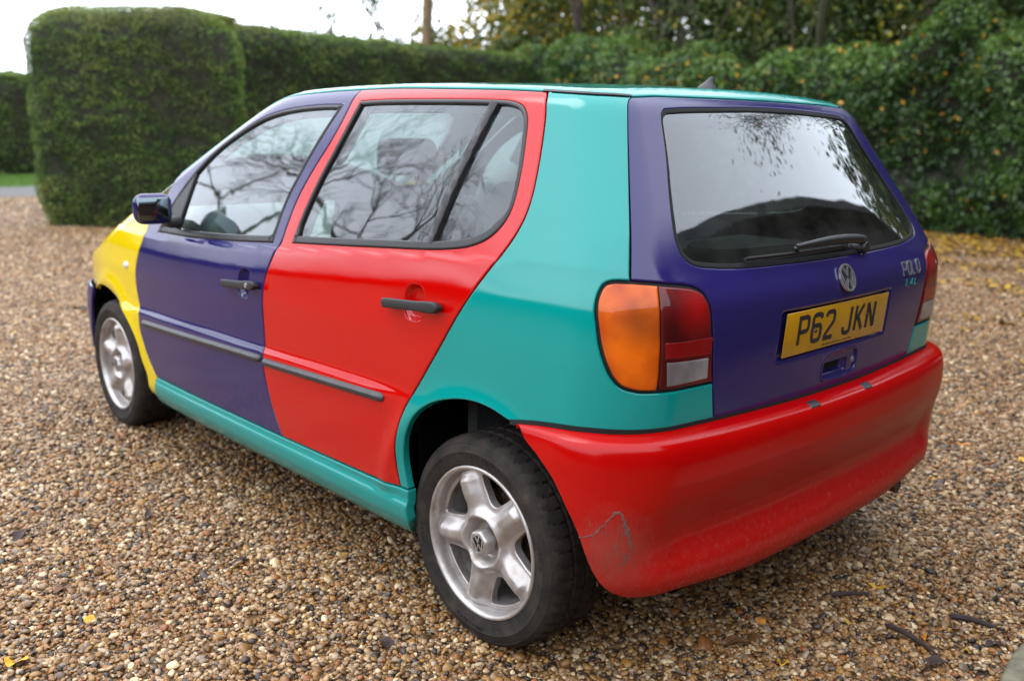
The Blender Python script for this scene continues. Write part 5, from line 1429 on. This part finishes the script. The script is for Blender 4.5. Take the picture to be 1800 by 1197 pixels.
mb = MB(); mb.add([(-3.3, -5, 2.48), (3.3, -5, 2.48), (3.3, 5, 2.48), (-3.3, 5, 2.48), (0, -5, 4.1), (0, 5, 4.1)], [(0, 1, 4), (3, 5, 2), (0, 4, 5, 3), (1, 2, 5, 4), (0, 3, 2, 1)]); mb.build('roof', plain('tile_roof', (.07, .045, .035), .8), ho, smooth=False)
# ---------------------------------------------------------------- slab in the near right corner
M['stone'] = plain('mossy_stone', (.16, .15, .10), .9, nscale=25, namp=.35, bumps=.6, bscale=90)
bm = bmesh.new(); vs = [bm.verts.new((x, y, .0)) for x, y in [(3.408, .005), (3.386, .14), (3.384, .28), (3.41, .9), (4.1, .95), (4.1, -.15), (3.6, -.22), (3.47, -.12)]]
f = bm.faces.new(vs); r = bmesh.ops.extrude_face_region(bm, geom=[f]); bmesh.ops.translate(bm, verts=[v for v in r['geom'] if isinstance(v, bmesh.types.BMVert)], vec=(0, 0, .045))
bmesh.ops.recalc_face_normals(bm, faces=bm.faces); bmesh.ops.bevel(bm, geom=[e for e in bm.edges if all(v.co.z > .02 for v in e.verts)], offset=.014, segments=3, profile=.5, affect='EDGES')
me = bpy.data.meshes.new('stone_slab'); bm.to_mesh(me); bm.free(); me.materials.append(M['stone']); me.polygons.foreach_set('use_smooth', [True] * len(me.polygons)); me.set_sharp_from_angle(angle=radians(50))
tag(link(bpy.data.objects.new('stone_slab', me)), 'mossy grey stone slab with a rounded edge in the bottom right corner', 'stone slab')

# ---------------------------------------------------------------- fallen leaves and twigs
def flat(name, col, rough=.7): return plain(name, col, rough, nscale=40, namp=.35)
LM = {'dark': flat('wet_brown_leaf', (.038, .022, .020), .8), 'brown': flat('brown_leaf', (.13, .055, .02)), 'yellow': flat('yellow_leaf', (.55, .31, .01)), 'orange': flat('orange_leaf', (.50, .19, .02))}
def leaf_obj(x, y, L, wd_, rot, kind, label, curl=.5, z=.012, maple=False, name='fallen_leaf'):
    n = 9; V = []; t = np.linspace(0, 1, n)
    for i, a in enumerate(t):
        w = wd_ * .5 * (sin(pi * min(max(a, .02), .98)) ** .7); 
        if maple: w *= .55 + .45 * abs(cos(a * pi * 2.5))
        for s in (-1, -.5, 0, .5, 1):
            ang = s * curl * 2.2; rx = (w * sin(ang) / (curl * 2.2)) if curl > .05 else s * w
            V.append(((a - .5) * L, rx, w * (1 - cos(ang)) * .55 + .006 * sin(a * 7 + x * 30) + .01 * curl * (a - .5) ** 2 * 4))
    Fq = [(i * 5 + k, i * 5 + k + 1, i * 5 + k + 6, i * 5 + k + 5) for i in range(n - 1) for k in range(4)]
    o_ = mesh_obj(name, V, Fq, LM[kind], angle=60); o_.location = (x, y, z); o_.rotation_euler = (random.uniform(-.15, .15), random.uniform(-.1, .1), rot)
    return tag(o_, label, 'leaf')
def twig(pts, r, label, name='twig'):
    mb = MB(); c = cr(np.array(pts), .02); mb.tube(c, np.interp(np.linspace(0, 1, len(c)), [0, .1, .8, 1], [.5, 1, .8, .3]) * r, 7)
    return tag(mb.build(name, LM['dark']), label, 'twig')
twig([(3.085, .086, .014), (3.14, .070, .022), (3.197, .061, .016), (3.245, .040, .014)], .0075, 'long dark curled stalk beside the brown split leaf, left of the stone slab')
twig([(3.182, .266, .016), (3.24, .280, .022), (3.298, .296, .014)], .009, 'thick dark wet twig lying nearest the upper corner of the stone slab')
twig([(2.90, .13, .014), (2.94, .17, .02), (2.97, .22, .014)], .007, 'short dark twig in the shade at the edge under the bumper')
leaf_obj(3.322, .203, .052, .034, radians(70), 'dark', 'small ribbed purple-brown leaf touching the stone slab')
leaf_obj(3.255, -.003, .062, .045, radians(40), 'dark', 'crumpled dark leaf at the bottom edge left of the stone slab')
leaf_obj(3.286, .12, .022, .014, .3, 'yellow', 'tiny yellow-green leaf between the dark leaves by the stone slab', .2)
leaf_obj(3.182, .098, .026, .018, 1.2, 'orange', 'small orange leaf against the long dark stalk', .3)
leaf_obj(3.332, .291, .028, .018, 1.9, 'brown', 'little rust-brown leaf at the top of the stone slab', .3)
leaf_obj(3.344, .145, .030, .012, .8, 'brown', 'narrow brown leaf close along the slab edge', .4)
leaf_obj(3.0, -.288, .030, .024, .5, 'yellow', 'bright yellow leaf near the bottom edge below the bumper', .15)
leaf_obj(2.862, -.299, .085, .05, 1.0, 'brown', 'large brown curled leaf in front of the rear wheel at the bottom edge', .4)
leaf_obj(2.847, -.152, .045, .03, 2.2, 'orange', 'orange-brown leaf in the shadow under the bumper', .3)
leaf_obj(2.966, .28, .05, .032, .4, 'yellow', 'yellow leaf just out of the bumper shadow on the right', .2)
leaf_obj(2.694, 1.312, .030, .024, .9, 'yellow', 'bright round yellow leaf right of the bumper corner', .1)
leaf_obj(2.588, 1.832, .060, .03, .2, 'orange', 'orange leaf at the right further back than the round yellow one', .3)
leaf_obj(2.833, 1.823, .05, .035, 1.5, 'yellow', 'yellow leaf at the right edge level with the bumper', .2)
leaf_obj(2.276, -.983, .065, .04, .2, 'dark', 'dark wet leaf in front of the rear wheel', .5)
leaf_obj(1.595, -1.038, .07, .035, 1.4, 'dark', 'dark leaf with a yellow stem side on the open gravel beside the sill', .5)
leaf_obj(1.076, -1.107, .08, .03, 2.7, 'dark', 'long dark leaf on the gravel below the front door', .5)
leaf_obj(.971, -1.478, .09, .04, 2.5, 'dark', 'dark leaf by the left edge of the picture', .5)
leaf_obj(1.734, -1.708, .060, .055, .7, 'yellow', 'jagged yellow maple leaf in the bottom left corner', .15)
leaf_obj(1.651, -1.503, .045, .03, .1, 'yellow', 'small yellow leaf above the maple leaf at the lower left', .25)
leaf_obj(.881, -1.167, .05, .03, 1.3, 'brown', 'ochre leaf left of the long dark leaf below the front door', .25)
leaf_obj(-2.802, .015, .12, .08, .4, 'dark', 'dark leaf on the gravel left of the front wheel', .5)
leaf_obj(1.42, -1.50, .05, .03, 2.0, 'brown', 'reddish-brown leaf in the middle of the lower left gravel', .3)
# leaf litter under the bank and thinly over the drive
n_ = 20000; x = RNG.uniform(-6, 5, n_); y = 10.9 - RNG.exponential(2.4, n_); m_ = (y > 1.2) & (nz(np.c_[x, y, 0 * x], 1.6, 2) > .36 + .03 * (10.9 - y)); x, y = x[m_], y[m_]
Pq = np.c_[x, y, RNG.uniform(.012, .03, len(x))]; Vl, Ql = leaves(Pq, np.tile([[0, 0, 1.]], (len(Pq), 1)),   .068, .65, .35)
lit = leaf_mat('litter', [(0, (.06, .03, .015)), (.45, (.20, .10, .02)), (.8, (.42, .24, .02)), (1, (.56, .36, .03))], .7, .1)
tag(fast_mesh('leaf_litter', Vl, Ql, lit, tone=RNG.random(len(Ql))), 'orange and yellow leaf litter strewn over the gravel below the bank', 'leaf litter', kind='stuff')
n_ = 1500; r = np.sqrt(RNG.uniform(1, 60, n_)); a = RNG.uniform(-.62, .62, n_); p = C2 + np.outer(r * np.cos(a), FWD) + np.outer(r * np.sin(a), RGT)
p = p[~((p[:, 0] > -.4) & (p[:, 0] < 2.9) & (np.abs(p[:, 1]) < .75)) & (p[:, 0] < 3.36)]
Pq = np.c_[p, RNG.uniform(.010, .016, len(p))]; Vl, Ql = leaves(Pq, np.tile([[0, 0, 1.]], (len(Pq), 1)), .030, .5, .35)
lit2 = leaf_mat('litter_fine', [(0, (.03, .018, .015)), (.5, (.09, .045, .02)), (.85, (.22, .10, .02)), (1, (.50, .33, .03))], .6, .05)
tag(fast_mesh('leaf_bits', Vl, Ql, lit2, tone=RNG.random(len(Ql))), 'scraps of brown leaf scattered through the gravel', 'leaf scraps', kind='stuff')
